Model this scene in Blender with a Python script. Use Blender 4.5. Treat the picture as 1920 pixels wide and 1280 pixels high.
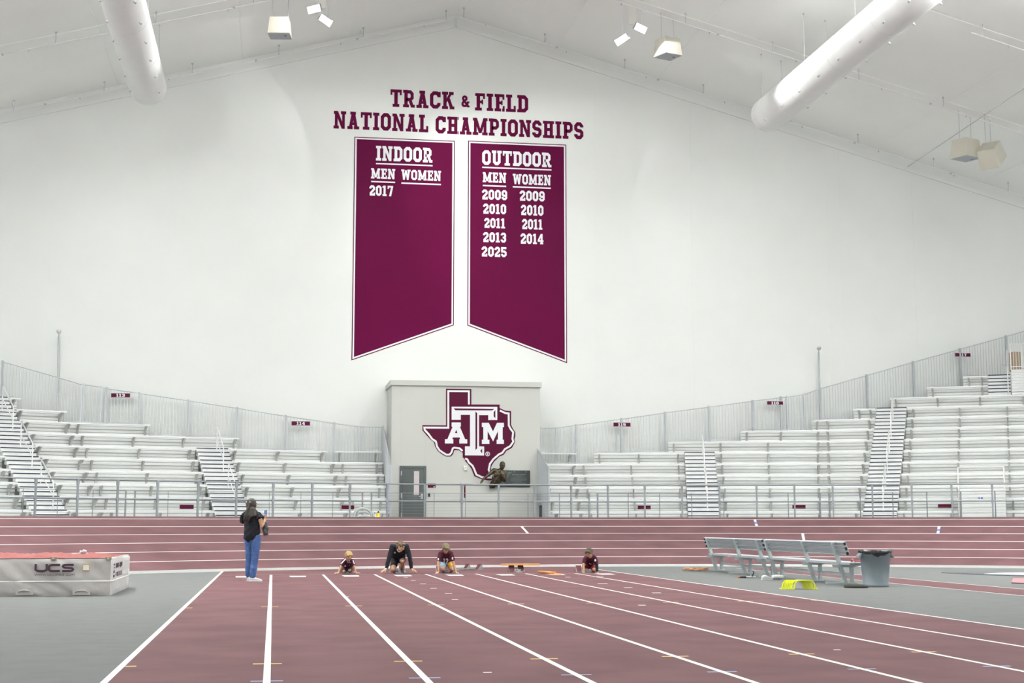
import bpy, bmesh, math, random
from math import sin, cos, pi, radians, sqrt, atan2, tan
from mathutils import Vector, Matrix
for o in list(bpy.data.objects):
    bpy.data.objects.remove(o, do_unlink=True)
SC = bpy.context.scene
COL = SC.collection
random.seed(7)

# ------------------------------------------------------------------ camera
EYE = Vector((0, 0, 1.21)); FPX = 2760.0
PITCH = atan2(342, FPX); YAW = atan2(448*cos(PITCH), FPX)
cam = bpy.data.cameras.new('camera'); camo = bpy.data.objects.new('camera', cam); COL.objects.link(camo)
cam.sensor_fit = 'HORIZONTAL'; cam.sensor_width = 36; cam.lens = 36*FPX/1920
cam.clip_start = .05; cam.clip_end = 400
camo.location = EYE; camo.rotation_euler = (pi/2 + PITCH, 0, -YAW)
SC.camera = camo
CFW = Vector((sin(YAW)*cos(PITCH), cos(YAW)*cos(PITCH), sin(PITCH)))
CRT = Vector((cos(YAW), -sin(YAW), 0)); CUP = CRT.cross(CFW)

# ------------------------------------------------------------------ light
w = bpy.data.worlds.new('world'); SC.world = w; w.use_nodes = True
bg = w.node_tree.nodes['Background']; bg.inputs[0].default_value = (.96, 1, .97, 1); bg.inputs[1].default_value = 0.9
SC.view_settings.view_transform = 'Standard'; SC.view_settings.look = 'None'
SC.view_settings.exposure = 0.68; SC.view_settings.gamma = 1
SC.view_settings.use_curve_mapping = False

def area(name, loc, target, size, sy, power, col=(.97, 1, .975), spread=180):
    l = bpy.data.lights.new(name, 'AREA'); l.shape = 'RECTANGLE'; l.size = size; l.size_y = sy
    l.energy = power; l.color = col; l.spread = radians(spread)
    o = bpy.data.objects.new(name, l); COL.objects.link(o); o.location = loc
    o.rotation_euler = (Vector(target) - Vector(loc)).to_track_quat('-Z', 'Y').to_euler()
    return o

def spot(name, loc, target, power, angle, blend, rad, col=(.97, 1, .975)):
    l = bpy.data.lights.new(name, 'SPOT'); l.energy = power; l.spot_size = radians(angle); l.spot_blend = blend
    l.shadow_soft_size = rad; l.color = col
    o = bpy.data.objects.new(name, l); COL.objects.link(o); o.location = loc
    o.rotation_euler = (Vector(target) - Vector(loc)).to_track_quat('-Z', 'Y').to_euler()
    return o

# hall luminaires further up the building, plus unseen uplights added to brighten the ceiling
for yy in (8, 24, 40):
    for xx in (-8, 7, 22):
        area('hall_lamp', (xx, yy*.6, 15.0), (xx, yy*.6, 0), 3.0, 3.0, 60)
        area('added_uplight', (xx, min(yy, 33)+1, 13.6), (xx, min(yy, 33)+1.2, 30), 5, 5, {8: 300, 24: 1250, 40: 2900}[yy]*(.45 if xx == 7 else 1.2), spread=115)
# the floodlight clusters near the end wall: down on stands and wall, and up on the roof
LAMP_L = Vector((1.35, 52.4, 19.6)); LAMP_R = Vector((13.2, 52.3, 19.5))
spot('flood_lamp', (2.0, 50.8, 19.0), (13.0, 58, 5.0), 560, 98, .8, .2)
spot('flood_lamp', (12.6, 50.8, 18.9), (-1.5, 58, 5.0), 420, 98, .8, .2)
spot('flood_lamp', (1.6, 51.3, 19.1), (9.9, 57, 13.9), 1000, 58, .45, .2)
spot('flood_lamp', (12.7, 51.3, 19.0), (4.4, 57, 13.8), 1000, 58, .45, .2)
spot('flood_lamp', (1.5, 38, 18.8), (-2.0, 58, 2.5), 500, 66, .45, .3)
spot('flood_lamp', (13.0, 38, 18.8), (14.5, 58, 2.5), 500, 60, .45, .3)
for p, d, e, an in (((1.3,51.3,19.3),(-.85,-1,-.7),1500,76), ((1.8,51.3,19.0),(.6,-1,-.75),700,90), ((13.1,51.3,18.9),(.85,-1,-.75),1700,74), ((12.6,51.3,18.7),(-.6,-1,-.75),700,90)):
    spot('flood_lamp', p, Vector(p)+Vector(d), e, an, .5, .25)
spot('flood_lamp', (1.0, 50.6, 19.25), (.32, 51.6, 18.72), 130, 66, .06, .05)      # added spots on the loudspeakers, standing in for spill of the floods
spot('flood_lamp', (13.4, 50.5, 18.9), (14.3, 51.4, 18.28), 150, 66, .06, .05)  # second of the added loudspeaker spots

# ------------------------------------------------------------------ pixel -> place helpers (frame 1920x1280)
def ray(px, py):
    return CFW + CRT*((px-960)/FPX) - CUP*((py-640)/FPX)
def at_y(px, py, Y):
    d = ray(px, py); return EYE + d*(Y/d.y)
def at_z(px, py, z=0.0):
    d = ray(px, py); return EYE + d*((z-EYE.z)/d.z)

# ------------------------------------------------------------------ materials
def mat(name, col, rough=.5, metal=0.0, spec=.5, noise=0.0, nscale=8.0, bump=0.0, bscale=40.0, emit=None, estr=0.0, coat=0.0):
    m = bpy.data.materials.new(name); m.use_nodes = True
    nt = m.node_tree; b = nt.nodes['Principled BSDF']
    b.inputs['Base Color'].default_value = (*col, 1); b.inputs['Roughness'].default_value = rough
    b.inputs['Metallic'].default_value = metal; b.inputs['Specular IOR Level'].default_value = spec
    if coat: b.inputs['Coat Weight'].default_value = coat
    tc = nt.nodes.new('ShaderNodeTexCoord')
    n = nt.nodes.new('ShaderNodeTexNoise'); n.inputs['Scale'].default_value = nscale; n.inputs['Detail'].default_value = 5
    nt.links.new(tc.outputs['Object'], n.inputs['Vector'])
    r = nt.nodes.new('ShaderNodeValToRGB')
    k = max(noise, .015)
    r.color_ramp.elements[0].position = .3; r.color_ramp.elements[1].position = .7
    r.color_ramp.elements[0].color = (*[c*(1-k) for c in col], 1)
    r.color_ramp.elements[1].color = (*[min(1, c*(1+k)) for c in col], 1)
    nt.links.new(n.outputs['Fac'], r.inputs['Fac']); nt.links.new(r.outputs['Color'], b.inputs['Base Color'])
    if bump:
        n2 = nt.nodes.new('ShaderNodeTexNoise'); n2.inputs['Scale'].default_value = bscale; n2.inputs['Detail'].default_value = 4
        nt.links.new(tc.outputs['Object'], n2.inputs['Vector'])
        bp = nt.nodes.new('ShaderNodeBump'); bp.inputs['Strength'].default_value = bump; bp.inputs['Distance'].default_value = .02
        nt.links.new(n2.outputs['Fac'], bp.inputs['Height']); nt.links.new(bp.outputs['Normal'], b.inputs['Normal'])
    if emit:
        b.inputs['Emission Color'].default_value = (*emit, 1); b.inputs['Emission Strength'].default_value = estr
    return m

M = {}
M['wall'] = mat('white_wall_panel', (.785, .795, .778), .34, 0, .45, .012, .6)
M['roof'] = mat('white_roof_liner', (.93, .935, .91), .5, 0, .4, .015, .4)
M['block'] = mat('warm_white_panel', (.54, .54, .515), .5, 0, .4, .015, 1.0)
M['grey_floor'] = mat('grey_rubber_floor', (.15, .152, .152), .85, 0, .06, .06, 3.0, .15, 120)
M['maroon_floor'] = mat('maroon_rubber_track', (.140, .072, .080), .8, 0, .08, .15, 1.1, .15, 120)
M['line'] = mat('white_line_paint', (.69, .69, .68), .55)
M['faded_line'] = mat('faded_line_paint', (.52, .42, .43), .6)
M['yellow_tick'] = mat('yellow_line_paint', (.72, .47, .12), .6)
M['blue_tick'] = mat('blue_line_paint', (.22, .25, .45), .6)
M['blue_line'] = mat('blue_band_paint', (.10, .2, .55), .6)
M['alu'] = mat('mill_aluminium', (.82, .825, .82), .42, .25, .5, .02, 3)
M['alu_seat'] = mat('anodised_bench_plank', (.79, .80, .82), .38, .25, .5, .02, 3)
M['alu_step'] = mat('powdered_step_aluminium', (.73, .735, .735), .5, .1, .4, .04, 4)
M['alu_dark'] = mat('grey_bracket_aluminium', (.52, .52, .50), .45, .3)
M['bracket'] = mat('grey_cast_bracket', (.52,.52,.505), .5, .2)
M['galv'] = mat('galvanised_steel', (.54, .56, .59), .42, .5, .5, .06, 12)
M['rail_grey'] = mat('grey_rail_paint', (.25,.27,.295), .45, .3, .5, .05, 12)
M['galv_dark'] = mat('galvanised_post', (.42, .44, .46), .45, .5, .5, .06, 12)
M['white_rail'] = mat('white_rail_tube', (.82, .82, .83), .35, .15)
M['nosing'] = mat('navy_step_nosing', (.02, .022, .055), .6)
M['maroon_vinyl'] = mat('maroon_vinyl', (.118, .0055, .044), .34, 0, .035, .04, 1)
M['maroon_sign'] = mat('maroon_sign_face', (.088, .0085, .032), .5, 0, .08)
M['white_vinyl'] = mat('white_vinyl', (.80, .80, .84), .45)
M['door'] = mat('grey_green_door_paint', (.085, .10, .098), .5)
M['door_glass'] = mat('lit_pink_glass_pane', (.60, .52, .54), .15)  # pale pink base colour stands in for the lit look of the pane
M['black'] = mat('black_plastic', (.012, .012, .014), .5)
M['white_plastic'] = mat('white_plastic', (.78, .78, .76), .4)
M['duct'] = mat('white_duct_fabric', (.82, .82, .82), .45, 0, .4, .01, 2)
M['steel'] = mat('bright_steel', (.5, .5, .52), .3, .8)
M['lamp_white'] = mat('lamp_housing', (.78, .77, .73), .5)
M['lamp_beige'] = mat('beige_lamp_housing', (.62, .59, .51), .55)
M['lamp_glow'] = mat('lamp_glow', (.9, .9, .9), .5, emit=(1, .99, .98), estr=3.0)
M['bronze'] = mat('bronze', (.085, .064, .042), .42, .7, .5, .45, 9)

# ------------------------------------------------------------------ mesh builder
class MB:
    def __init__(s): s.v = []; s.f = []; s.mi = []; s.mats = []; s.sm = []
    def m(s, key):
        mm = M[key] if isinstance(key, str) else key
        if mm not in s.mats: s.mats.append(mm)
        return s.mats.index(mm)
    def face(s, pts, k, smooth=False):
        i = len(s.v); s.v += [tuple(p) for p in pts]; s.f.append(tuple(range(i, i+len(pts)))); s.mi.append(s.m(k)); s.sm.append(smooth)
    def mesh(s, vs, fs, k, smooth=False):
        i = len(s.v); s.v += [tuple(p) for p in vs]
        mi = s.m(k)
        for f in fs:
            s.f.append(tuple(i+j for j in f)); s.mi.append(mi); s.sm.append(smooth)
    def box(s, x0, y0, z0, x1, y1, z1, k, mtx=None):
        vs = [Vector(p) for p in ((x0,y0,z0),(x1,y0,z0),(x1,y1,z0),(x0,y1,z0),(x0,y0,z1),(x1,y0,z1),(x1,y1,z1),(x0,y1,z1))]
        if mtx: vs = [mtx @ p for p in vs]
        s.mesh(vs, [(0,3,2,1),(4,5,6,7),(0,1,5,4),(1,2,6,5),(2,3,7,6),(3,0,4,7)], k)
    def prism(s, poly, vec, k):
        """poly: list of 3D points, extruded by vec"""
        n = len(poly); a = [Vector(p) for p in poly]; b = [p+Vector(vec) for p in a]
        s.mesh(a+b, [tuple(range(n-1, -1, -1)), tuple(range(n, 2*n))] + [(i, (i+1) % n, n+(i+1) % n, n+i) for i in range(n)], k)
    def bar(s, a, b, wd, ht, k, upv=(0, 0, 1)):
        a = Vector(a); b = Vector(b); d = (b-a).normalized(); u = Vector(upv)
        sd = d.cross(u)
        if sd.length < 1e-4: sd = d.cross(Vector((1, 0, 0)))
        sd.normalize(); u = sd.cross(d)
        c = [sd*x*wd/2+u*y*ht/2 for x, y in ((-1,-1),(1,-1),(1,1),(-1,1))]
        vs = [a+q for q in c]+[b+q for q in c]
        s.mesh(vs, [(3,2,1,0),(4,5,6,7),(0,1,5,4),(1,2,6,5),(2,3,7,6),(3,0,4,7)], k)
    def tube(s, pts, r, k, n=8, caps=True, smooth=True):
        pts = [Vector(p) for p in pts]; N = len(pts)
        rs = r if isinstance(r, (list, tuple)) else [r]*N
        vs = []; fs = []; prev = None
        for i, p in enumerate(pts):
            t = (pts[min(i+1, N-1)]-pts[max(i-1, 0)]).normalized()
            if prev is None:
                a = t.cross(Vector((0, 0, 1)))
                if a.length < 1e-3: a = t.cross(Vector((1, 0, 0)))
            else: a = prev - t*prev.dot(t)
            a.normalize(); prev = a; b = t.cross(a)
            for j in range(n):
                an = 2*pi*j/n; vs.append(p+(a*cos(an)+b*sin(an))*rs[i])
        for i in range(N-1):
            for j in range(n):
                fs.append((i*n+j, i*n+(j+1) % n, (i+1)*n+(j+1) % n, (i+1)*n+j))
        s.mesh(vs, fs, k, smooth)
        if caps:
            s.mesh(vs[:n], [tuple(range(n-1, -1, -1))], k); s.mesh(vs[-n:], [tuple(range(n))], k)
    def lathe(s, prof, k, n=24, loc=(0,0,0), smooth=True, mtx=None):
        vs = []; fs = []
        for r, z in prof:
            for j in range(n):
                a = 2*pi*j/n; p = Vector((r*cos(a), r*sin(a), z))
                if mtx: p = mtx @ p
                vs.append(p+Vector(loc))
        for i in range(len(prof)-1):
            for j in range(n):
                fs.append((i*n+j, i*n+(j+1) % n, (i+1)*n+(j+1) % n, (i+1)*n+j))
        s.mesh(vs, fs, k, smooth)
    def ball(s, c, r, k, n=10, mtx=None):
        rx, ry, rz = r if isinstance(r, (tuple, list)) else (r, r, r)
        vs = []; fs = []; R = n//2+1
        for i in range(R+1):
            t = pi*i/R
            for j in range(n):
                a = 2*pi*j/n; p = Vector((rx*sin(t)*cos(a), ry*sin(t)*sin(a), rz*cos(t)))
                if mtx: p = mtx @ p
                vs.append(p+Vector(c))
        for i in range(R):
            for j in range(n):
                fs.append((i*n+j, (i+1)*n+j, (i+1)*n+(j+1) % n, i*n+(j+1) % n))
        s.mesh(vs, fs, k, True)
    def build(s, name, parent=None, bevel=0, weld=False):
        me = bpy.data.meshes.new(name); me.from_pydata([tuple(v) for v in s.v], [], s.f)
        for mm in s.mats: me.materials.append(mm)
        me.polygons.foreach_set('material_index', s.mi); me.polygons.foreach_set('use_smooth', s.sm)
        if weld:
            bm = bmesh.new(); bm.from_mesh(me); bmesh.ops.remove_doubles(bm, verts=bm.verts, dist=1e-5); bm.to_mesh(me); bm.free()
        me.update(); o = bpy.data.objects.new(name, me); COL.objects.link(o)
        if parent: put(o, parent)
        if bevel:
            b = o.modifiers.new('bevel', 'BEVEL'); b.width = bevel; b.segments = 2; b.limit_method = 'ANGLE'; b.angle_limit = radians(40)
        return o

def put(o, parent):
    """parent while keeping the world place (parents are unrotated empties or meshes at identity)"""
    o.parent = parent
    if not parent.parent: o.matrix_parent_inverse = Matrix.Translation(parent.location).inverted()
def empty(name, loc, label=None, cat=None, group=None):
    o = bpy.data.objects.new(name, None); o.empty_display_size = .1; o.location = loc; COL.objects.link(o)
    if label: tag(o, label, cat, group)
    return o
def tag(o, label, cat, group=None):
    o['label'] = label; o['category'] = cat
    if group: o['group'] = group
    return o
def struct(o): o['kind'] = 'structure'; return o
def copy_tree(root, label=None, move=(0, 0, 0), group=None):
    r = root.copy(); COL.objects.link(r)
    r.location = root.location + Vector(move)
    if label: r['label'] = label
    if group: r['group'] = group
    for ch in root.children:
        c = ch.copy(); COL.objects.link(c); c.parent = r
        for g in ch.children:
            d = g.copy(); COL.objects.link(d); d.parent = c
    return r

# ------------------------------------------------------------------ block lettering (slab serif, drawn as strokes)
def stroke(path, t, closed=False):
    """mitred stroke of a 2D path -> list of quads"""
    P = [Vector(p) for p in path]; n = len(P); L = []; R = []
    for i in range(n):
        if closed or 0 < i < n-1:
            d0 = (P[i]-P[i-1]).normalized(); d1 = (P[(i+1) % n]-P[i]).normalized()
        elif i == 0: d0 = d1 = (P[1]-P[0]).normalized()
        else: d0 = d1 = (P[-1]-P[-2]).normalized()
        n0 = Vector((-d0.y, d0.x)); n1 = Vector((-d1.y, d1.x)); m = n0+n1
        m = m/max(.35, m.dot(n0)) if m.length > 1e-6 else n0
        L.append(P[i]+m*t/2); R.append(P[i]-m*t/2)
    return [[R[i], R[(i+1) % n], L[(i+1) % n], L[i]] for i in range(n if closed else n-1)]
def rc(x0, y0, x1, y1): return [Vector((x0,y0)), Vector((x1,y0)), Vector((x1,y1)), Vector((x0,y1))]
def glyph(ch):
    """polys and width; cap height 1"""
    t = .21; h = t/2; T = .17; o = .08
    def sf(x, y0, w=.36): return rc(x-w/2, y0, x+w/2, y0+T)
    def octa(w, c=.13): return [(h+c,h),(w-h-c,h),(w-h,h+c),(w-h,1-h-c),(w-h-c,1-h),(h+c,1-h),(h,1-h-c),(h,h+c)]
    if ch == ' ': return [], .32
    if ch == 'I': return [rc(.09,0,.31,1), sf(.2,0,.4), sf(.2,1-T,.4)], .4
    if ch == '1': return [rc(.12,0,.34,1), sf(.23,0,.44), [Vector(p) for p in ((.0,.78),(.12,.78),(.34,1),(.14,1),(.0,.90))]], .46
    if ch == 'T': return [rc(.24,0,.46,1), sf(.35,0,.42), rc(0,1-T,.7,1), rc(0,.68,.12,1), rc(.58,.68,.7,1)], .7
    if ch == 'L': return [rc(.08,0,.30,1), sf(.19,1-T,.38), rc(0,0,.6,T), rc(.47,0,.6,.36)], .6
    if ch == 'E' or ch == 'F':
        g = [rc(.08,0,.30,1), rc(0,1-T,.6,1), rc(.48,.68,.6,1), rc(.3,.42,.46,.58), rc(.40,.36,.49,.64)]
        if ch == 'E': g += [rc(0,0,.62,T), rc(.50,0,.62,.32)]
        else: g += [sf(.2,0,.42)]
        return g, .62
    if ch == 'H': return [rc(.08,0,.29,1), rc(.45,0,.66,1), rc(.29,.41,.45,.59), sf(.185,0,.37), sf(.185,1-T,.37), sf(.555,0,.37), sf(.555,1-T,.37)], .74
    if ch == 'N': return [rc(.07,0,.25,1), rc(.53,0,.71,1), [Vector(p) for p in ((.07,1),(.27,1),(.71,0),(.51,0))], sf(.16,0,.34), sf(.13,1-T,.26), sf(.62,1-T,.34)], .78
    if ch == 'M': return [rc(.07,0,.25,1), rc(.71,0,.89,1), [Vector(p) for p in ((.07,1),(.27,1),(.57,.12),(.39,.12))], [Vector(p) for p in ((.89,1),(.69,1),(.39,.12),(.57,.12))], sf(.17,0,.36), sf(.79,0,.36), sf(.12,1-T,.24), sf(.84,1-T,.24)], .96
    if ch == 'W': return [[Vector(p) for p in ((.05,1),(.25,1),(.38,0),(.20,0))], [Vector(p) for p in ((.20,0),(.38,0),(.58,.95),(.42,.95))], [Vector(p) for p in ((.42,.95),(.58,.95),(.80,0),(.62,0))], [Vector(p) for p in ((.62,0),(.80,0),(.95,1),(.75,1))], sf(.16,1-T,.34), sf(.84,1-T,.34)], 1.0
    if ch == 'A': return [[Vector(p) for p in ((.08,0),(.28,0),(.48,1),(.28,1))], [Vector(p) for p in ((.68,0),(.48,0),(.28,1),(.48,1))], rc(.2,.24,.56,.39), sf(.17,0,.34), sf(.59,0,.34), sf(.36,1-T,.36)], .76
    if ch == 'K': return [rc(.08,0,.29,1), sf(.19,0,.38), sf(.19,1-T,.38), [Vector(p) for p in ((.29,.38),(.29,.62),(.5,1),(.70,1))], [Vector(p) for p in ((.32,.55),(.48,.68),(.74,0),(.52,0))], sf(.58,1-T,.3), sf(.63,0,.3)], .78
    if ch == 'U': return stroke([(.19,1),(.19,h+.13),(.32,h),(.44,h),(.57,h+.13),(.57,1)], t)+[sf(.17,1-T,.34), sf(.59,1-T,.34)], .76
    if ch == 'O' or ch == '0': 
        wd = .66 if ch == 'O' else .6
        return stroke(octa(wd), t, True), wd
    if ch == 'D': return stroke([(.18,h),(.45,h),(.58,h+.13),(.58,1-h-.13),(.45,1-h),(.18,1-h)], t, True)+[rc(0,0,.3,T), rc(0,1-T,.3,1)], .69
    if ch == 'P' or ch == 'R':
        g = [rc(.08,0,.29,1), rc(0,1-T,.3,1), sf(.19,0,.38)]+stroke([(.19,1-h),(.46,1-h),(.57,1-h-.11),(.57,.55),(.46,.45),(.19,.45)], .19)
        if ch == 'R': g += [[Vector(p) for p in ((.33,.44),(.53,.46),(.70,0),(.50,0))], rc(.52,0,.74,T)]
        return g, (.68 if ch == 'P' else .75)
    if ch == 'C': return stroke([(.56,.34),(.56,h+.13),(.43,h),(.24,h),(h,h+.13),(h,1-h-.13),(.24,1-h),(.43,1-h),(.56,1-h-.13),(.56,.66)], t)+[rc(.50,.66,.67,.97)], .67
    if ch == 'S': return stroke([(h,.30),(h,h+.12),(.22,h),(.40,h),(.51,h+.12),(.51,.40),(.42,.49),(.20,.52),(h,.61),(h,1-h-.12),(.22,1-h),(.40,1-h),(.51,1-h-.12),(.51,.70)], t), .62
    if ch == '2': return stroke([(h,.68),(h,1-h-.12),(.22,1-h),(.38,1-h),(.49,1-h-.12),(.49,.62),(.14,.24),(.14,h),(.6,h)], t)+[rc(.46,0,.6,.3)], .6
    if ch == '3': return stroke([(h,.30),(h,h+.12),(.22,h),(.38,h),(.49,h+.12),(.49,.40),(.36,.52)], t)+stroke([(.36,.50),(.49,.62),(.49,1-h-.12),(.38,1-h),(.22,1-h),(h,1-h-.12),(h,.72)], t)+[rc(.22,.43,.42,.59)], .6
    if ch == '4': return [rc(.34,0,.54,1), rc(0,.24,.64,.40), [Vector(p) for p in ((.0,.40),(.20,.40),(.54,1),(.34,1))], sf(.44,0,.34)], .64
    if ch == '5': return stroke([(.56,1-h),(h,1-h),(h,.55),(.38,.55),(.49,.44),(.49,h+.12),(.38,h),(.22,h),(h,h+.12),(h,.32)], .2), .6
    if ch == '6': return stroke([(.49,.68),(.49,1-h-.12),(.38,1-h),(.22,1-h),(h,1-h-.12),(h,h+.12),(.22,h),(.38,h),(.49,h+.12),(.49,.44),(.38,.55),(h,.55)], .2), .6
    if ch == '9': return stroke([(h,.32),(h,h+.12),(.22,h),(.38,h),(.49,h+.12),(.49,1-h-.12),(.38,1-h),(.22,1-h),(h,1-h-.12),(h,.55),(.22,.45),(.49,.45)], .2), .6
    if ch == '7': return [rc(0,1-T,.58,1), rc(0,.70,.13,1), [Vector(p) for p in ((.37,.88),(.58,.88),(.38,0),(.16,0))]], .58
    if ch == '&': return stroke([(.62,.04),(.16,.66),(.16,.82),(.25,.9),(.36,.9),(.44,.82),(.44,.68),(.14,.40),(h,.30),(h,.2),(.2,h),(.38,h),(.58,.36)], .19)+[rc(.46,.36,.70,.50), rc(.48,0,.72,.15)], .72
    return [rc(0,0,.4,1)], .4
def text_polys(s, gap=.09):
    out = []; x = 0
    for ch in s:
        g, wd = glyph(ch)
        for p in g: out.append([q+Vector((x, 0)) for q in p])
        x += wd+gap
    return out, x-gap
def letter(mb, s, x0, x1, z0, z1, y, k, depth=.012, fn=None):
    """letters filling x0..x1, z0..z1 on the plane Y=y, raised towards -Y"""
    polys, wd = text_polys(s)
    for ip, p in enumerate(polys):
        dd = depth+.0007*(ip % 7)
        a = sum((p[i].x*p[(i+1) % len(p)].y-p[(i+1) % len(p)].x*p[i].y) for i in range(len(p)))
        if a < 0: p = p[::-1]
        pts = [Vector((x0+q.x*(x1-x0)/wd, y, z0+q.y*(z1-z0))) for q in p]
        if fn: pts = [fn(q) for q in pts]; mb.face(pts, k)
        else: mb.prism(pts, (0, -dd, 0), k)
# ================================================================== SETTING
WY = 58.4                                       # end wall plane
RX, RZ, RS = 7.06, 22.12, .272                  # ridge x, ridge height, roof slope
def roof(x): return RZ-RS*abs(x-RX)
XL, XR = -28.0, 44.0
CCX, CCY, CR = 8.98, 21.70, 20.05               # centre and inner radius of the banked turn
BY = 56.0                                       # front of the door block
L0 = -1.257; LW = 1.2325                        # sprint lanes: first line, lane width
SY = 36.02                                      # start line

# floor with painted sprint lanes
mb = MB()
mb.face([(XL,-8,0),(XR,-8,0),(XR,WY,0),(XL,WY,0)], 'grey_floor')
def fq(x0, y0, x1, y1, z, k): mb.face([(x0,y0,z),(x1,y0,z),(x1,y1,z),(x0,y1,z)], k)
def curb_y(x, r=CR): return CCY+sqrt(max(0, r*r-(x-CCX)**2))
xs = [L0+(LW*8)*i/16 for i in range(17)]
for a, b in zip(xs, xs[1:]):
    mb.face([(a,-8,.002),(b,-8,.002),(b,curb_y(b),.002),(a,curb_y(a),.002)], 'maroon_floor')
for i in range(9):
    x = L0+LW*i; h = .029
    top = SY if 0 < i < 8 else curb_y(x, CR-.05)
    fq(x-h, -8, x+h, top, .004, 'line')
fq(L0, SY-.02, L0+LW*8, SY+.02, .0045, 'faded_line')
for i in range(8):                               # lane number patches by the start line
    x = L0+LW*(i+.5); c = .07*i
    mb.face([(x-.17,34.45+c,.0045),(x+.17,34.45+c,.0045),(x+.2,35.25+c,.0045),(x-.2,35.25+c,.0045)], 'line')
for i in range(9):
    x = L0+LW*i
    x0, x1 = (x-.125, x+.125) if i else (x+.03, x+.125)
    fq(x0, 13.16+.045*i, x1, 13.22+.045*i, .0035, 'yellow_tick')
    fq(x0, 22.1+.07*i, x1, 22.17+.07*i, .0035, 'yellow_tick')
    fq(x0, 11.72+.045*i, x1, 11.78+.045*i, .0035, 'blue_tick')
for px, py, hw in ((761,1082.5,.05),(775,1088.3,.05),(793,1094.5,.06),(813,1103,.06),(841,1112.5,.065),(853,1124,.05),
                   (1065,1082,.06),(1130,1094,.1),(1178,1101.5,.08),(1231,1111.5,.08),(1203.6,1134.7,.055),(914,1261,.035),(651,1119,.03),(1569.6,1218.5,.035),(1122,1081,.12)):
    p = at_z(px, py); fq(p.x-hw, p.y-.06 if py < 1200 else p.y-.03, p.x+hw, p.y+.06 if py < 1200 else p.y+.03, .0045, 'line')
# jump runway on the right
fq(12.57, -8, 13.86, 39.2, .002, 'maroon_floor')
for x in (12.57, 13.86): fq(x-.025, -8, x+.025, 39.3, .004, 'line')
struct(mb.build('floor'))

# banked turn: profile swept round the curve
def bank_z(r):
    k = (r-CR-.3)/1.0
    return max(0.0, .06*(r-CR)) if k < 0 else .02+.225*min(k, 1)+max(0, k-1)*.2215
def bp(r, a, dz=0): return Vector((CCX+r*cos(a), CCY+r*sin(a), bank_z(r)+dz))
A0, A1, NA = radians(4), radians(176), 120
mb = MB()
radii = [CR, CR+.3, CR+1.3, CR+2.3, CR+3.3, CR+4.3, CR+5.3, CR+6.3, CR+6.65]
vs = []; fs = []
for i in range(NA+1):
    a = A0+(A1-A0)*i/NA
    for r in radii: vs.append(bp(r, a))
    vs.append(Vector((CCX+(CR+6.65)*cos(a), CCY+(CR+6.65)*sin(a), .9)))
n = len(radii)+1
for i in range(NA):
    for j in range(n-1): fs.append((i*n+j, i*n+j+1, (i+1)*n+j+1, (i+1)*n+j))
mb.mesh(vs, fs, 'maroon_floor')
for k in range(1, 7):
    r = CR+.3+k
    for i in range(NA):
        a = A0+(A1-A0)*i/NA; b = A0+(A1-A0)*(i+1)/NA
        mb.face([bp(r-.027, a, .006), bp(r+.027, a, .006), bp(r+.027, b, .006), bp(r-.027, b, .006)], 'line')
def cyl_a(px, py, r):
    d = ray(px, py); ex = EYE.x-CCX; ey = EYE.y-CCY
    A = d.x*d.x+d.y*d.y; B = 2*(d.x*ex+d.y*ey); C = ex*ex+ey*ey-r*r
    t = (-B+sqrt(B*B-4*A*C))/(2*A); p = EYE+d*t
    return atan2(p.y-CCY, p.x-CCX)
for px, py, k, cols in ((990,1000,4,'w'),(1419,986,5,'wbw'),(1507.5,1014.5,3,'w'),(1758.5,999.8,4,'wbw')):
    a = cyl_a(px, py, CR+.3+k); r0 = CR+.3+k; da = .04/r0
    for i, c in enumerate(cols):
        ra = r0+i/len(cols); rb = r0+(i+1)/len(cols)
        mb.face([bp(ra, a-da, .007), bp(ra, a+da, .007), bp(rb, a+da, .007), bp(rb, a-da, .007)], 'line' if c == 'w' else 'blue_line')
struct(mb.build('banked_track'))
# white curb at the foot of the bank
mb = MB()
for i in range(NA):
    a = A0+(A1-A0)*i/NA; b = A0+(A1-A0)*(i+1)/NA
    def cpt(r, an, z): return Vector((CCX+r*cos(an), CCY+r*sin(an), z))
    r0, r1, z = CR-.075, CR+.03, .065
    q = [(r0,.0),(r0,z),(r1,z),(r1,0.0)]
    for (ra, za), (rb, zb) in zip(q, q[1:]): mb.face([cpt(ra,a,za), cpt(ra,b,za), cpt(rb,b,zb), cpt(rb,a,zb)], 'line')
    if i % 7 == 3:
        mb.box(-.06,-.02,0,.06,.02,.03,'line', Matrix.Translation(cpt(r0-.03,a,0)) @ Matrix.Rotation(a-pi/2,4,'Z'))
struct(mb.build('track_curb'))
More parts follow.
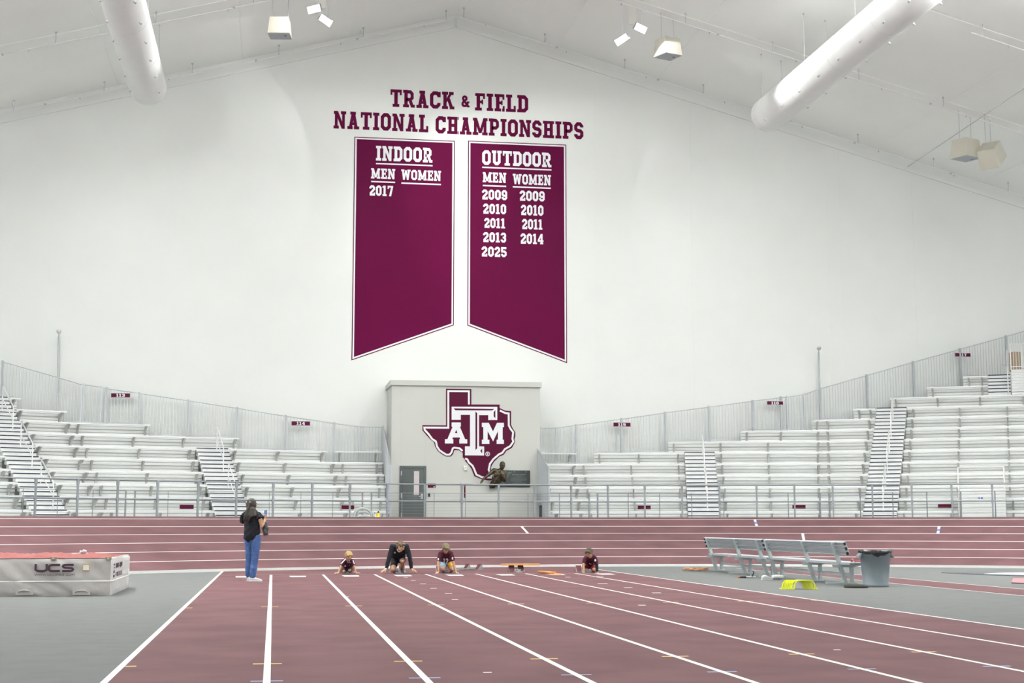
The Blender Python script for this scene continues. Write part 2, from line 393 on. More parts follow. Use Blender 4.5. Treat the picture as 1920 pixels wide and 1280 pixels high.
# upper walkway behind the bank
mb = MB()
ro = CR+6.66
def outer(a):
    c, s = cos(a), sin(a); ts = []
    if s > 1e-6: ts.append((WY-.02-CCY)/s)
    if c > 1e-6: ts.append((XR-.1-CCX)/c)
    if c < -1e-6: ts.append((XL+.1-CCX)/c)
    t = min(ts); return Vector((CCX+c*t, CCY+s*t, .92))
for i in range(NA):
    a = A0+(A1-A0)*i/NA; b = A0+(A1-A0)*(i+1)/NA
    mb.face([(CCX+ro*cos(a),CCY+ro*sin(a),.92), outer(a), outer(b), (CCX+ro*cos(b),CCY+ro*sin(b),.92)], 'grey_floor')
for i in range(NA):                               # kerb wall that carries the railing
    a = A0+(A1-A0)*i/NA; b = A0+(A1-A0)*(i+1)/NA
    q = [(ro+.01,.92),(ro+.01,1.395),(ro+.32,1.395),(ro+.32,.92)]
    for (ra, za), (rb, zb) in zip(q, q[1:]):
        mb.face([(CCX+ra*cos(a),CCY+ra*sin(a),za),(CCX+ra*cos(b),CCY+ra*sin(b),za),(CCX+rb*cos(b),CCY+rb*sin(b),zb),(CCX+rb*cos(a),CCY+rb*sin(a),zb)], 'grey_floor')
struct(mb.build('walkway'))

# end wall with gable, roof
mb = MB()
mb.prism([(XL,WY,0),(XR,WY,0),(XR,WY,roof(XR)),(RX,WY,RZ),(XL,WY,roof(XL))], (0,.25,0), 'wall')
for px in (83, 470, 700, 855, 940, 1117, 1557, 1582, 1300, 1720):       # standing seams between the wall panels
    x = at_y(px, 640, WY).x
    mb.box(x-.02, WY-.008, 1, x+.02, WY+.01, roof(x)-.02, 'wall')
struct(mb.build('wall_back'))
mb = MB()
mb.mesh([(XL,-8,roof(XL)),(RX,-8,RZ),(XR,-8,roof(XR)),(XR,WY+.2,roof(XR)),(RX,WY+.2,RZ),(XL,WY+.2,roof(XL))], [(0,1,4,5),(1,2,3,4)], 'roof')
for X in (-16,-11,-6.4,-1.6,2.6,11.4,15.6,20.4,25.2,30):           # lapped liner sheets
    mb.bar((X,-8,roof(X)-.004),(X,WY,roof(X)-.001),.05,.006,'roof',upv=(RS if X<RX else -RS,0,1))
for Y in (51.1, 44.4, 37.7):                                # purlins pushed into the liner
    for s in (-1, 1):
        X2 = XL if s < 0 else XR
        mb.bar((RX,Y+.35,RZ-.012),(X2,Y+.35,roof(X2)-.012),.30,.03,'roof')
struct(mb.build('ceiling'))
mb = MB()                                                          # eave angle along the gable
for s in (-1, 1):
    X2 = XL if s < 0 else XR
    mb.bar((RX,WY-.03,RZ-.45),(X2,WY-.03,roof(X2)-.45),.06,.22,'wall')
struct(mb.build('trim_1'))

# block with the door
bl = at_y(733,900,BY).x; br = at_y(1013,900,BY).x; bt = at_y(870,718,BY).z
mb = MB()
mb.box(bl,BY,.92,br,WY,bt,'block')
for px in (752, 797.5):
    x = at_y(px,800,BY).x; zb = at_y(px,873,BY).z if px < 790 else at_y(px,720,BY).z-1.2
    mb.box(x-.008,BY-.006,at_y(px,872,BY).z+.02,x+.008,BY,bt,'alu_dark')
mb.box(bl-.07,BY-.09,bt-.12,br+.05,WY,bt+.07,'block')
struct(mb.build('wall_vestibule'))
mb = MB()
mb.box(10.05,55.14,.92,10.085,BY-.01,at_y(1016,925,55.5).z,'black')  # black sheet standing in for the shade in the gap beside the block
struct(mb.build('gap_shade'))
# ================================================================== GRANDSTANDS
FY = 58.0; RD, RR, DZ = .765, .474, 1.21        # fence plane; row depth, rise, first deck height
class Sec:
    def __init__(s, pl, pr, jl, jr, a):
        s.pl, s.pr, s.jl, s.jr = Vector(pl), Vector(pr), Vector(jl).normalized(), Vector(jr).normalized()
        s.u = Vector((cos(a), sin(a))); s.n = Vector((-sin(a), cos(a))); s.a = a; s.O = s.pl.copy()
    def P(s, u, off, z=0): q = s.O+s.u*u+s.n*off; return Vector((q.x, q.y, z))
    def span(s, off):
        l = s.pl+s.jl*(off/s.jl.dot(s.n)); r = s.pr+s.jr*(off/s.jr.dot(s.n))
        return (l-s.O).dot(s.u), (r-s.O).dot(s.u)
    def clip(s, off, lim, rng):
        """keep the stretch whose line at this offset stays in front of the fence"""
        a, b = rng; y0 = s.O.y+s.n.y*off
        if abs(s.u.y) < 1e-3: return (a, b) if y0 <= lim else None
        uc = (lim-y0)/s.u.y
        if s.u.y > 0: b = min(b, uc)
        else: a = max(a, uc)
        return (a, b) if b-a > .25 else None
    def col(s, px, off=0):
        d = ray(px, 940); q = s.O+s.n*off; t = ((q-Vector((EYE.x, EYE.y))).dot(s.n))/(Vector((d.x, d.y)).dot(s.n))
        return (Vector((EYE.x, EYE.y))+Vector((d.x, d.y))*t-s.O).dot(s.u)
def nv(a): return Vector((-sin(a), cos(a)))
aL3, aL2, aC, aR2, aR3 = radians(27), radians(13.2), radians(.8), radians(-14.4), radians(-28)
c1, c2, c3, c4 = Vector((-5.5,51.53)), Vector((2.8,53.45)), Vector((11.4,53.57)), Vector((19.75,51.43))
c0 = c1-Vector((cos(aL3), sin(aL3)))*10.5; c5 = c4+Vector((cos(aR3), sin(aR3)))*14
j1, j2, j3, j4 = nv(aL3)+nv(aL2), nv(aL2)+nv(aC), nv(aC)+nv(aR2), nv(aR2)+nv(aR3)
cl = Vector((4.14, 53.47)); cr = Vector((10.16, 53.55))
SEC = {'L3': Sec(c0,c1,nv(aL3),j1,aL3), 'L2': Sec(c1,c2,j1,j2,aL2), 'CL': Sec(c2,cl,j2,(0,1),aC),
       'CR': Sec(cr,c3,(0,1),j3,aC), 'R2': Sec(c3,c4,j3,j4,aR2), 'R3': Sec(c4,c5,j4,nv(aR3),aR3)}
AIS = {'L3': (103, 10), 'L2': (441, 6), 'R2': (1321, 6), 'R3': (1647, 10)}
LAB = {'L3': 'aluminium bleacher section at the far left beside the left-edge stair',
       'L2': 'aluminium bleacher section below the signs reading 113 and 114',
       'CL': 'narrow aluminium bleacher section against the left side of the door block',
       'CR': 'narrow aluminium bleacher section against the right side of the door block',
       'R2': 'aluminium bleacher section below the signs reading 115 and 116',
       'R3': 'tallest aluminium bleacher section at the far right below the sign reading 117'}
AW = .61
def cut(rng, gaps):
    out = [rng]
    for g0, g1 in gaps:
        nx = []
        for a, b in out:
            if g1 <= a or g0 >= b: nx.append((a, b)); continue
            if g0-a > .12: nx.append((a, g0))
            if b-g1 > .12: nx.append((g1, b))
        out = nx
    return out
R3P0, R3P1 = SEC['R3'].col(1795), SEC['R3'].col(1886)              # wheelchair platform stretch
for key, S in SEC.items():
    root = empty('bleacher_section', S.P(0, 0, .92), LAB[key], 'bleachers', 'bleacher sections round the turn')
    ua = None
    if key in AIS: ua = S.col(AIS[key][0])
    nrow = 14 if key[1] == '3' else 9
    dk = MB(); nd = 0
    for k in range(nrow):
        f0, f1 = k*RD, (k+1)*RD; zd = DZ+k*RR
        if key[0] == 'C' and k > 5: break
        gaps = []
        if ua is not None and k < AIS[key][1]: gaps.append((ua-AW, ua+AW))
        if key == 'R3' and k < 2: gaps.append((R3P0, R3P1))
        if key == 'R3' and k >= 11: gaps.append((S.col(1861, f0), S.col(1925, f0)))
        base = S.span(f0+.4)
        deck = S.clip(f0+.45, FY-.05, base)
        if not deck: break
        # deck planks
        for a, b in cut(deck, gaps):
            for q in range(3):
                o0 = f0+q*RD/3; o1 = o0+RD/3-.012
                bb = S.clip(o1, FY-.04, (a, b))
                if bb: dk.prism([S.P(bb[0],o0,zd-.04), S.P(bb[1],o0,zd-.04), S.P(bb[1],o1,zd-.04), S.P(bb[0],o1,zd-.04)], (0,0,.04), 'alu'); nd += 1
        # riser in front of the first deck
        if k == 0:
            for a, b in cut(S.span(0), gaps):
                dk.prism([S.P(a,0,.92), S.P(b,0,.92), S.P(b,.03,.92), S.P(a,.03,.92)], (0,0,.25), 'alu')
        # riser behind the row, ribbed planks
        rs = S.clip(f1, FY-.02, S.span(f1))
        if key[0] == 'C' and k == 5: rs = None
        if rs:
            for a, b in cut(rs, gaps):
                rb = MB(); h = RR/4
                for q in range(4):
                    z0 = zd+q*h
                    rb.prism([S.P(a,f1,z0+.004), S.P(a,f1-.018,z0+.012), S.P(a,f1-.018,z0+h-.024), S.P(a,f1,z0+h-.014)], (S.P(b,f1,0)-S.P(a,f1,0)), 'alu')
                rb.prism([S.P(a,f1+.004,zd), S.P(b,f1+.004,zd), S.P(b,f1+.012,zd), S.P(a,f1+.012,zd)], (0,0,RR-.03), 'alu_dark')
                rb.build('riser', root)
        # bench plank with brackets
        bn = rs if rs else (deck if key[0] == 'C' else None)
        if bn:
            zs = zd+.435
            mid = S.span(f0+.42); bn = (max(bn[0], mid[0]+.01), min(bn[1], mid[1]-.01))
            bgaps = [(g0-.02, g1+.02) for g0, g1 in gaps]
            segs = cut(bn, bgaps)
            if not segs: continue
            for a, b in segs:
                pb = MB()
                pf = [(.27,zs),(.27,zs-.05),(.30,zs-.05),(.30,zs-.02),(.48,zs-.02),(.48,zs-.05),(.51,zs-.05),(.51,zs)]
                pb.prism([S.P(a,f0+o,z) for o, z in pf], S.P(b,0,0)-S.P(a,0,0), 'alu_seat')
                uu = a+.3
                while uu < b-.2:                                   # joint screws along the front lip
                    pb.box(-.007,-.004,-.02,.007,.002,-.006,'alu_dark', Matrix.Translation(S.P(uu,f0+.27,zs)) @ Matrix.Rotation(S.a,4,'Z')); uu += .46
                bench = pb.build('bench', root)
                L = b-a
                if L < .5: us = [a+L/2]
                else:
                    m = max(1, round((L-.5)/1.75)); us = [a+.22+(L-.44)*i/m for i in range(m+1)]
                    if rs and bn[1]-b < .05 and key not in ('CL',): us[-1] = b-.12
                for uu in us:
                    br_ = MB()
                    br_.prism([S.P(uu-.03,f0+.28,zs-.05), S.P(uu-.03,f0+.52,zs-.05), S.P(uu-.03,f1-.02,zs-.10), S.P(uu-.03,f1-.02,zd+.03), S.P(uu-.03,f1-.10,zd+.03), S.P(uu-.03,f0+.50,zs-.20), S.P(uu-.03,f0+.30,zs-.085)], S.P(uu+.03,0,0)-S.P(uu-.03,0,0), 'bracket')
                    br_.build('bracket', bench)
    dk.build('deck', root)
    # end post where two sections meet
# aisle stairs
ALAB = {'L3': ('aluminium aisle stair with navy step edges at the left edge of the stands', 'white tube handrail in line down the left-edge aisle stair'),
        'L2': ('aluminium aisle stair with dark step edges between the 113 and 114 signs', 'white tube handrail on the aisle stair behind the woman'),
        'R2': ('straight aluminium aisle stair with dark step edges below the 115 and 116 signs', 'white tube handrail up the aisle stair between 115 and 116 signs'),
        'R3': ('tallest aluminium aisle stair with dark step edges left of the 117 sign', 'white tube handrail up the tallest aisle stair at right')}
for key, (px, K) in AIS.items():
    S = SEC[key]; ua = S.col(px); root = empty('aisle_stair', S.P(ua, 0, .92), ALAB[key][0], 'stairs', 'aisle stairs up the bleachers')
    for j in range(0, 3*K+1):
        z1 = DZ+j*RR/3; z0 = z1-RR/3; o0 = (j-1)*RD/3+.02; o1 = o0+RD/3+.03
        if (S.P(ua, o1).y > FY+.3): break
        st = MB(); W = AW-.015
        st.prism([S.P(ua-W,o0,z0), S.P(ua+W,o0,z0), S.P(ua+W,o1,z0), S.P(ua-W,o1,z0)], (0,0,RR/3-.004), 'alu_step')
        so = st.build('step', root)
        nb = MB()
        nb.prism([S.P(ua-W,o0-.012,z1-.03), S.P(ua+W,o0-.012,z1-.03), S.P(ua+W,o0+.05,z1-.03), S.P(ua-W,o0+.05,z1-.03)], (0,0,.034), 'nosing')
        nb.build('nosing', so)
    # handrails: pieces with two posts, top and mid tube
    roots = empty('aisle_handrail', S.P(ua, .3, DZ), ALAB[key][1], 'handrail', 'aisle handrails')
    ur = ua+.12; k = .7
    def zst(off): return DZ+max(0, math.floor(off/(RD/3)+.9))*RR/3
    while (k+2)*RD < K*RD+.6:
        oa, ob = k*RD, (k+1.75)*RD
        za, zb = zst(oa), zst(ob)
        h = MB(); r = .021
        top = [S.P(ur,oa,za), S.P(ur,oa,za+.78), S.P(ur,oa+.06,za+.92), S.P(ur,ob-.02,zb+.93), S.P(ur,ob,zb+.86), S.P(ur,ob,zb)]
        h.tube(top, r, 'white_rail', 8)
        h.tube([S.P(ur,oa,za+.45), S.P(ur,ob,zb+.47)], r*.85, 'white_rail', 8)
        h.box(-.05,-.05,0,.05,.05,.02,'white_rail', Matrix.Translation(S.P(ur,oa,za))); h.box(-.05,-.05,0,.05,.05,.02,'white_rail', Matrix.Translation(S.P(ur,ob,zb)))
        h.build('rail_loop', roots)
        k += 3.0
# ---------------------------------------------------------------- picket fence behind the stands
def deck_at(x):
    best = 0
    for key, S in SEC.items():
        q = Vector((x, FY-.1)); off = (q-S.O).dot(S.n); uu = (q-S.O).dot(S.u); a, b = S.span(max(off, .1))
        if a-.05 <= uu <= b+.05: best = max(best, int(off/RD))
    return DZ+best*RR
FL = [(-160,630,1),(0,676,0),(5,677,1),(108,706,1),(154,720,2),(158,720,2),(191,725,2),(200,727,1),(261,736,1),(353,750,1),(445,764,1),(536,779,1),(627,792.5,1),(673,798.5,2),(718.5,799.5,2)]
FR = [(1014,801.5,2),(1043,801.5,2),(1080,796,1),(1165,784.5,1),(1247,773,1),(1329.5,762,1),(1411,751,1),(1464,744,1),(1475,743,2),(1507,738.5,2),(1537,728,1),(1625,703,1),(1712,678,1),(1799.5,654,1),(1886,630,1),(1975,604,1),(2080,574,1)]
def fence(pts, label):
    P = [at_y(x, y, FY) for x, y, t in pts]
    root = empty('picket_fence', (P[0].x, FY, deck_at(P[0].x)), label, 'fence', 'galvanised fences behind the stands')
    for i in range(len(P)):
        if pts[i][2] == 0: continue
        w_ = .035 if pts[i][2] == 1 else .022
        zb = deck_at(P[i].x)
        m = MB(); m.box(P[i].x-w_, FY-.03, zb, P[i].x+w_, FY+.04, P[i].z+.03, 'galv_dark' if pts[i][2] == 1 else 'galv')
        m.build('post', root)
    for i in range(len(P)-1):
        a, b = P[i], P[i+1]
        if b.x-a.x < .15: continue
        m = MB(); m.tube([(a.x,FY,a.z-.02),(b.x,FY,b.z-.02)], .022, 'galv', 6)
        n_ = max(2, round((b.x-a.x)/.122))
        zbs = [deck_at(a.x+(b.x-a.x)*(q+.5)/n_)+.06 for q in range(n_)]
        for q in range(n_):
            t = (q+.5)/n_; x = a.x+(b.x-a.x)*t; zt = a.z+(b.z-a.z)*t-.02
            m.box(x-.0085, FY-.0085, zbs[q], x+.0085, FY+.0085, zt, 'galv')
        q0 = 0
        for q in range(1, n_+1):                                   # bottom rail, stepping with the decks
            if q == n_ or abs(zbs[q]-zbs[q0]) > .01:
                m.box(a.x+(b.x-a.x)*q0/n_, FY-.018, zbs[q0]-.015, a.x+(b.x-a.x)*q/n_, FY+.018, zbs[q0]+.015, 'galv'); q0 = q
        m.build('picket_panel', root)
fence(FL, 'long galvanised picket fence stepping down left of the door block')
fence(FR, 'long galvanised picket fence stepping up right of the door block')
# guards at the bleacher ends beside the block
def side_guard(x, yb, zb, yf, zf, label):
    m = MB(); root = empty('side_guard', (x, yf, .92), label, 'fence')
    yk = yf+min(.9, (yb-yf)*.12)
    m.tube([(x,yb,zb),(x,yk,zf+.1),(x,yf,zf)], .022, 'galv', 6); 
    N = 38
    for i in range(N+1):
        y = yb+(yf-yb)*i/N
        zt = zb+(zf+.1-zb)*(yb-y)/(yb-yk) if y > yk else zf+.1*(y-yf)/(yk-yf)
        k = max(0, int((y-53.5)/RD)); m.box(x-.010, y-.010, DZ+k*RR-.25, x+.010, y+.010, zt, 'galv')
    m.tube([(x,yb,DZ+(yb-53.5)/RD*RR-.2),(x,yf,DZ-.2)], .02, 'galv', 6)
    m.build('picket_panel', root)
    m = MB(); m.prism([(x+.02,yf,.92),(x+.02,yf+1.55,.92),(x+.02,yf+1.55,DZ+2*RR-.2),(x+.02,yf,DZ-.2)], (.02,0,0), 'alu'); m.build('skirt_panel', root)
    for y, z in ((yb-.05, zb), (yf+.03, zf)):
        p = MB(); p.box(x-.03, y-.03, .92, x+.03, y+.03, z+.02, 'galv'); p.build('post', root)
side_guard(4.19, 57.9, at_y(718,799,57.9).z, 53.55, at_y(733,872,53.55).z, 'sloping galvanised picket guard at the left side of the door block')
side_guard(10.02, 55.93, at_y(1013.5,842,55.93).z, 53.6, at_y(1028,878,53.6).z, 'sloping galvanised picket guard at the right side of the door block')

# ---------------------------------------------------------------- pipe railing on top of the bank
RRR = CR+6.82
root = empty('pipe_railing', (CCX, CCY+RRR, 1.395), 'grey pipe railing with two rails along the top of the banked turn', 'railing')
PX = [-66,13-19,66,145,220,295,371,443,512,585,656,726,796,866,935,1002,1071,1140,1209,1279,1349,1419,1490,1562,1636,1710,1785,1861,1940]
angs = [cyl_a(x, 940, RRR) for x in PX]
TZ = 2.50
for a in angs:
    p = Vector((CCX+RRR*cos(a), CCY+RRR*sin(a), 0)); m = MB()
    m.box(-.026,-.026,1.395,.026,.026,TZ+.02,'rail_grey', Matrix.Translation(p) @ Matrix.Rotation(a-pi/2,4,'Z'))
    m.box(-.034,-.034,TZ-.16,.034,.034,TZ+.02,'rail_grey', Matrix.Translation(p) @ Matrix.Rotation(a-pi/2,4,'Z'))
    m.box(-.034,-.034,1.87,.034,.034,2.0,'rail_grey', Matrix.Translation(p) @ Matrix.Rotation(a-pi/2,4,'Z'))
    m.build('post', root)
aa = [angs[0]+(angs[-1]-angs[0])*i/80 for i in range(81)]
for z, nm in ((TZ, 'top_rail'), (1.95, 'mid_rail')):
    m = MB(); m.tube([(CCX+RRR*cos(a), CCY+RRR*sin(a), z) for a in aa], .024, 'rail_grey', 8); m.build(nm, root)
# ---------------------------------------------------------------- cable railing in front of the stands
def cab(a, b, pxs, label, ZT=2.32):
    a = Vector(a); b = Vector(b); root = empty('cable_railing', (a.x, a.y, .92), label, 'railing', 'cable railings in front of the stands')
    for i, p in enumerate([a+(b-a)*.006]+[None]*len(pxs)+[b-(b-a)*.006]):
        end = p is not None
        if not end:
            d = ray(pxs[i-1], 940); n = Vector((-(b-a).y, (b-a).x)); t = (a-Vector((EYE.x,EYE.y))).dot(n)/Vector((d.x,d.y)).dot(n)
            p = Vector((EYE.x+d.x*t, EYE.y+d.y*t))
        w_ = .026 if end else .009
        m = MB(); m.box(p.x-w_, p.y-.025, .92, p.x+w_, p.y+.025, ZT, 'rail_grey'); m.build('post', root)
    for i in range(11):
        z = ZT-.01-i*.105
        m = MB(); m.tube([(a.x,a.y,z),(b.x,b.y,z)], .010 if i == 0 else .0038, 'rail_grey', 5); m.build('cable' if i else 'top_rail', root)
def fl(px, Y): return at_y(px, 940, Y)
k0 = fl(-90, 46.9); k1 = fl(243, 50.95); k2 = fl(688, 52.95); k3 = fl(1113, 52.95); k4 = fl(1546, 50.95); k5 = fl(1960, 45.6)
cab(k0.xy, fl(237,50.9).xy, [43,108,174], 'cable railing in front of the leftmost bleachers')
cab(fl(250,51.0).xy, fl(682,52.95).xy, [315,379,505,564,624], 'cable railing in front of the bleachers left of the door block')
cab(fl(694,53.0).xy, fl(1107,53.0).xy, [754,814,873,990,1049], 'cable railing in front of the door block')
cab(fl(1118,52.95).xy, fl(1540,50.98).xy, [1178,1237,1297,1357,1478], 'cable railing in front of the bleachers right of the door block')
cab(fl(1553,50.9).xy, k5.xy, [1613,1674,1738,1802,1866], 'cable railing in front of the rightmost bleachers')

# ---------------------------------------------------------------- signs
def sign(px0, py0, px1, py1, Y, txt, label, name, dY=.03):
    a = at_y(px0, py0, Y); b = at_y(px1, py1, Y)
    root = empty(name, ((a.x+b.x)/2, Y, b.z), label, 'sign', 'maroon signs on the stands')
    m = MB(); m.box(a.x, Y, b.z, b.x, Y+.02, a.z, 'maroon_sign'); m.build('plate', root)
    if txt:
        m = MB()
        for q in ((a.x,a.z,b.x,a.z-.018),(a.x,b.z+.018,b.x,b.z),(a.x,a.z,a.x+.015,b.z),(b.x-.015,a.z,b.x,b.z)): m.box(q[0],Y-.004,q[3],q[2],Y,q[1],'white_vinyl')
        m.build('border', root)
        m = MB(); c = (a.x+b.x)/2; hw = .19; h = a.z-b.z
        letter(m, txt, c-hw*.85, c+hw*.85, b.z+h*.2, a.z-h*.2, Y-.001, 'white_vinyl', .004); m.build('number', root)
for t, x0, y0, x1, y1 in (('113',207.5,736,244.5,746),('114',546,788.5,582,798.5),('115',1149.5,791,1183,800.5),('116',1437.5,751,1469,759.5),('117',1790,660.5,1820.5,669.5)):
    sign(x0, y0, x1, y1, FY-.05, t, 'maroon section sign reading %s on the rear fence' % t, 'section_sign')
for lb, x0, y0, x1, y1, Y in (('left of the woman',337,946,363,954,51.35),('left of the grey chair',640.5,947,664,954.5,52.7),('nearest to the door block on its right',1196,947.5,1220,954.5,52.55),('left of the tallest aisle stair',1486,946.5,1510.5,953.5,51.2),('left of the wheelchair platform',1759,944.5,1784,952,48.8)):
    sign(x0, y0, x1, y1, Y, '', 'blank maroon plate on the cable railing %s' % lb, 'blank_plate')
# ---------------------------------------------------------------- wheelchair platform at right
S = SEC['R3']; root = empty('wheelchair_platform', S.P(R3P0, 0, .92), 'white ribbed wheelchair platform with guard rail cut into the right bleachers', 'platform')
m = MB(); zt = at_y(1840,916,48.5).z
N = 9
for i in range(N):
    z0 = .92+(zt-.92)*i/N; h = (zt-.92)/N
    m.prism([S.P(R3P0+.1,0.02,z0+.004), S.P(R3P0+.1,0,z0+.012), S.P(R3P0+.1,0,z0+h-.02), S.P(R3P0+.1,0.02,z0+h-.01)], S.P(R3P1,0,0)-S.P(R3P0+.14,0,0), 'alu_step')
m.prism([S.P(R3P0+.1,.02,.92), S.P(R3P1-.04,.02,.92), S.P(R3P1-.04,.05,.92), S.P(R3P0+.1,.05,.92)], (0,0,zt-.94), 'alu')
m.prism([S.P(R3P0+.1,.02,zt-.03), S.P(R3P1-.04,.02,zt-.03), S.P(R3P1-.04,2*RD,zt-.03), S.P(R3P0+.1,2*RD,zt-.03)], (0,0,.04), 'alu')
m.build('front_panel', root)
zg = at_y(1840,875,48.5).z; zm = at_y(1840,895,48.5).z
for uu in (R3P0+.05, R3P1-.03):
    p = MB(); p.tube([S.P(uu,.1,.92), S.P(uu,.1,zg)], .03, 'white_rail', 8); p.build('guard_post', root)
for z in (zg, zm):
    p = MB(); p.tube([S.P(R3P0+.05,.1,z), S.P(R3P1-.03,.1,z)], .025, 'white_rail', 8); p.build('guard_rail', root)
uu = S.col(1839); sg = MB()
def rq(u0, z0, u1, z1, k, o=-.012): sg.prism([S.P(u0,o,z0), S.P(u1,o,z0), S.P(u1,o+.008,z0), S.P(u0,o+.008,z0)], (0,0,z1-z0), k)
M['sign_blue'] = mat('blue_sign_face', (.06, .12, .42), .5)
zc = at_y(1839,935,48.3).z
rq(uu-.085, zc-.075, uu+.085, zc+.075, 'white_vinyl', -.008)
rq(uu-.08, zc+.01, uu-.025, zc+.068, 'sign_blue'); rq(uu-.0, zc+.01, uu+.078, zc+.068, 'sign_blue')
rq(uu-.05, zc-.07, uu-.03, zc-.04, 'sign_blue'); rq(uu+.01, zc-.07, uu+.06, zc-.045, 'sign_blue')
so = sg.build('accessible_seating_sign'); tag(so, 'small blue and white sign on the white wheelchair platform front', 'sign')
# ---------------------------------------------------------------- landing at top right
def R3at(px, k, o=0): return S.col(px, k*RD+o)
k_ = 11; u0, u1 = R3at(1861, k_), R3at(1904, k_)
root = empty('landing_steps', S.P(u0, k_*RD, DZ+k_*RR), 'short flight of steps up to the landing below the top right fence', 'stairs')
for j in range(6):
    z0 = DZ+k_*RR+j*.158; o0 = k_*RD+.1+j*.2
    st = MB(); st.prism([S.P(u0,o0,z0), S.P(u1,o0,z0), S.P(u1,o0+.22,z0), S.P(u0,o0+.22,z0)], (0,0,.155), 'alu_step'); so = st.build('step', root)
    nb = MB(); nb.prism([S.P(u0,o0-.012,z0+.12), S.P(u1,o0-.012,z0+.12), S.P(u1,o0+.04,z0+.12), S.P(u0,o0+.04,z0+.12)], (0,0,.04), 'nosing'); nb.build('nosing', so)
hr = MB()
for o in (0, 1.3): hr.tube([S.P(u1-.1,k_*RD+.05+o,DZ+k_*RR+o*.75), S.P(u1-.1,k_*RD+.05+o,DZ+k_*RR+1.0+o*.75)], .02, 'white_rail', 6)
hr.tube([S.P(u1-.1,k_*RD+.05,DZ+k_*RR+1), S.P(u1-.1,k_*RD+1.35,DZ+k_*RR+1.98)], .02, 'white_rail', 6)
hr.build('handrail', root)
u0, u1 = R3at(1906, k_), R3at(1975, k_)
root = empty('landing_box', S.P(u0, k_*RD, DZ+k_*RR), 'white ribbed landing with guard rail at the top right edge of the stands', 'platform')
zt = at_y(1910,693,S.P(u0,k_*RD).y).z; m = MB(); N = 9
for i in range(N):
    z0 = DZ+k_*RR; h = (zt-z0)/N; z0 += i*h
    m.prism([S.P(u0,k_*RD+.02,z0), S.P(u0,k_*RD,z0+.01), S.P(u0,k_*RD,z0+h-.02), S.P(u0,k_*RD+.02,z0+h-.01)], S.P(u1,0,0)-S.P(u0,0,0), 'alu_step')
m.prism([S.P(u0,k_*RD+.02,zt-.9), S.P(u1,k_*RD+.02,zt-.9), S.P(u1,k_*RD+1.4,zt-.9), S.P(u0,k_*RD+1.4,zt-.9)], (0,0,.9), 'alu_step')
m.build('ribbed_box', root)
zz = at_y(1910,645,S.P(u0,k_*RD).y).z
m = MB()
for i in range(14):
    uu = u0+(u1-u0)*i/13; r = .022 if i % 4 == 0 else .01
    m.tube([S.P(uu,k_*RD+.03,zt), S.P(uu,k_*RD+.03,zz)], r, 'white_rail', 6)
for z in (zz, zt+.12): m.tube([S.P(u0,k_*RD+.03,z), S.P(u1,k_*RD+.03,z)], .02, 'white_rail', 6)
m.build('guard_rail', root)
M['cardboard'] = mat('brown_cardboard', (.36,.26,.18), .8)
m = MB(); a = S.P(u0+.12,k_*RD+.6,zt); m.box(0,0,0,.32,.4,.8,'cardboard',Matrix.Translation(a)); m.box(.02,.02,.8,.30,.38,.83,'white_plastic',Matrix.Translation(a))
tag(m.build('storage_carton', bevel=.01), 'brown carton standing on the landing at the top right edge', 'box')
# ---------------------------------------------------------------- two flag-like pole lamps at the fence
M['pole_lamp'] = mat('pole_lamp_housing', (.66,.67,.67), .4, .2)
for lb, pxt, pyt, pxb, pyb, lean in (('left',110.5,626,109,706,-.02),('right',1535,657,1537.5,728,.22)):
    b = at_y(pxb, pyb+30, FY+.1); t = at_y(pxt, pyt, FY+.1)
    root = empty('pole_lamp', b, 'slim pole with small round lamp head above the %s picket fence' % lb, 'lamp', 'pole lamps behind the fences')
    m = MB(); m.tube([b, t-Vector((0,0,.1))], .04, 'galv_dark', 8); m.build('pole', root)
    vw = Vector((EYE.x-t.x+lean*6, EYE.y-t.y, 0)).normalized()
    m = MB(); m.tube([t-Vector((0,0,.1)), t+vw*.4+Vector((0,0,.02))], .02, 'galv', 8); m.build('arm', root)
    m = MB(); c = t+vw*.62+Vector((0,0,.03)); q = vw.to_track_quat('Y','Z').to_matrix().to_4x4()
    m.ball(c, (.10,.30,.075), 'pole_lamp', 16, q); m.ball(c+Vector((0,0,-.03)), (.085,.26,.06), 'pole_lamp', 16, q)
    m.build('lamp_head', root)
# ================================================================== WALL GRAPHICS
GY = WY-.012
def wz(px, py): return at_y(px, py, GY)
def lpx(mb, s, x0, x1, yt, yb, k, Y=GY, depth=.006):
    xm = (x0+x1)/2
    letter(mb, s, at_y(x0,(yt+yb)/2,Y).x, at_y(x1,(yt+yb)/2,Y).x, at_y(xm,yb,Y).z, at_y(xm,yt,Y).z, Y, k, depth)
def hbar(mb, x0, x1, y, h, k, Y=GY, depth=.006):
    a = at_y(x0, y, Y); b = at_y(x1, y, Y); z = at_y((x0+x1)/2, y, Y).z
    mb.box(a.x, Y-depth, z-h, b.x, Y, z+h, k)
root = empty('wall_lettering', wz(860,260), 'large maroon vinyl headline lettering above the two wall banners', 'lettering')
for s, x0, x1, yt, yb in (('TRACK',732,852,170,202.5),('&',865,880.5,179,201),('FIELD',891,990.5,176.7,209),('NATIONAL',625.7,803,211.7,244.4),('CHAMPIONSHIPS',816.7,1093.8,223.5,255.7)):
    m = MB(); lpx(m, s, x0, x1, yt, yb, 'maroon_vinyl', WY); m.build('word', root)
def inset(poly, d):
    n = len(poly); out = []
    for i in range(n):
        a, b, c = poly[i-1], poly[i], poly[(i+1) % n]
        e0 = (b-a).normalized(); e1 = (c-b).normalized(); n0 = Vector((-e0.y, e0.x)); n1 = Vector((-e1.y, e1.x))
        mm = n0+n1; out.append(b+mm*d/mm.dot(n0))
    return out
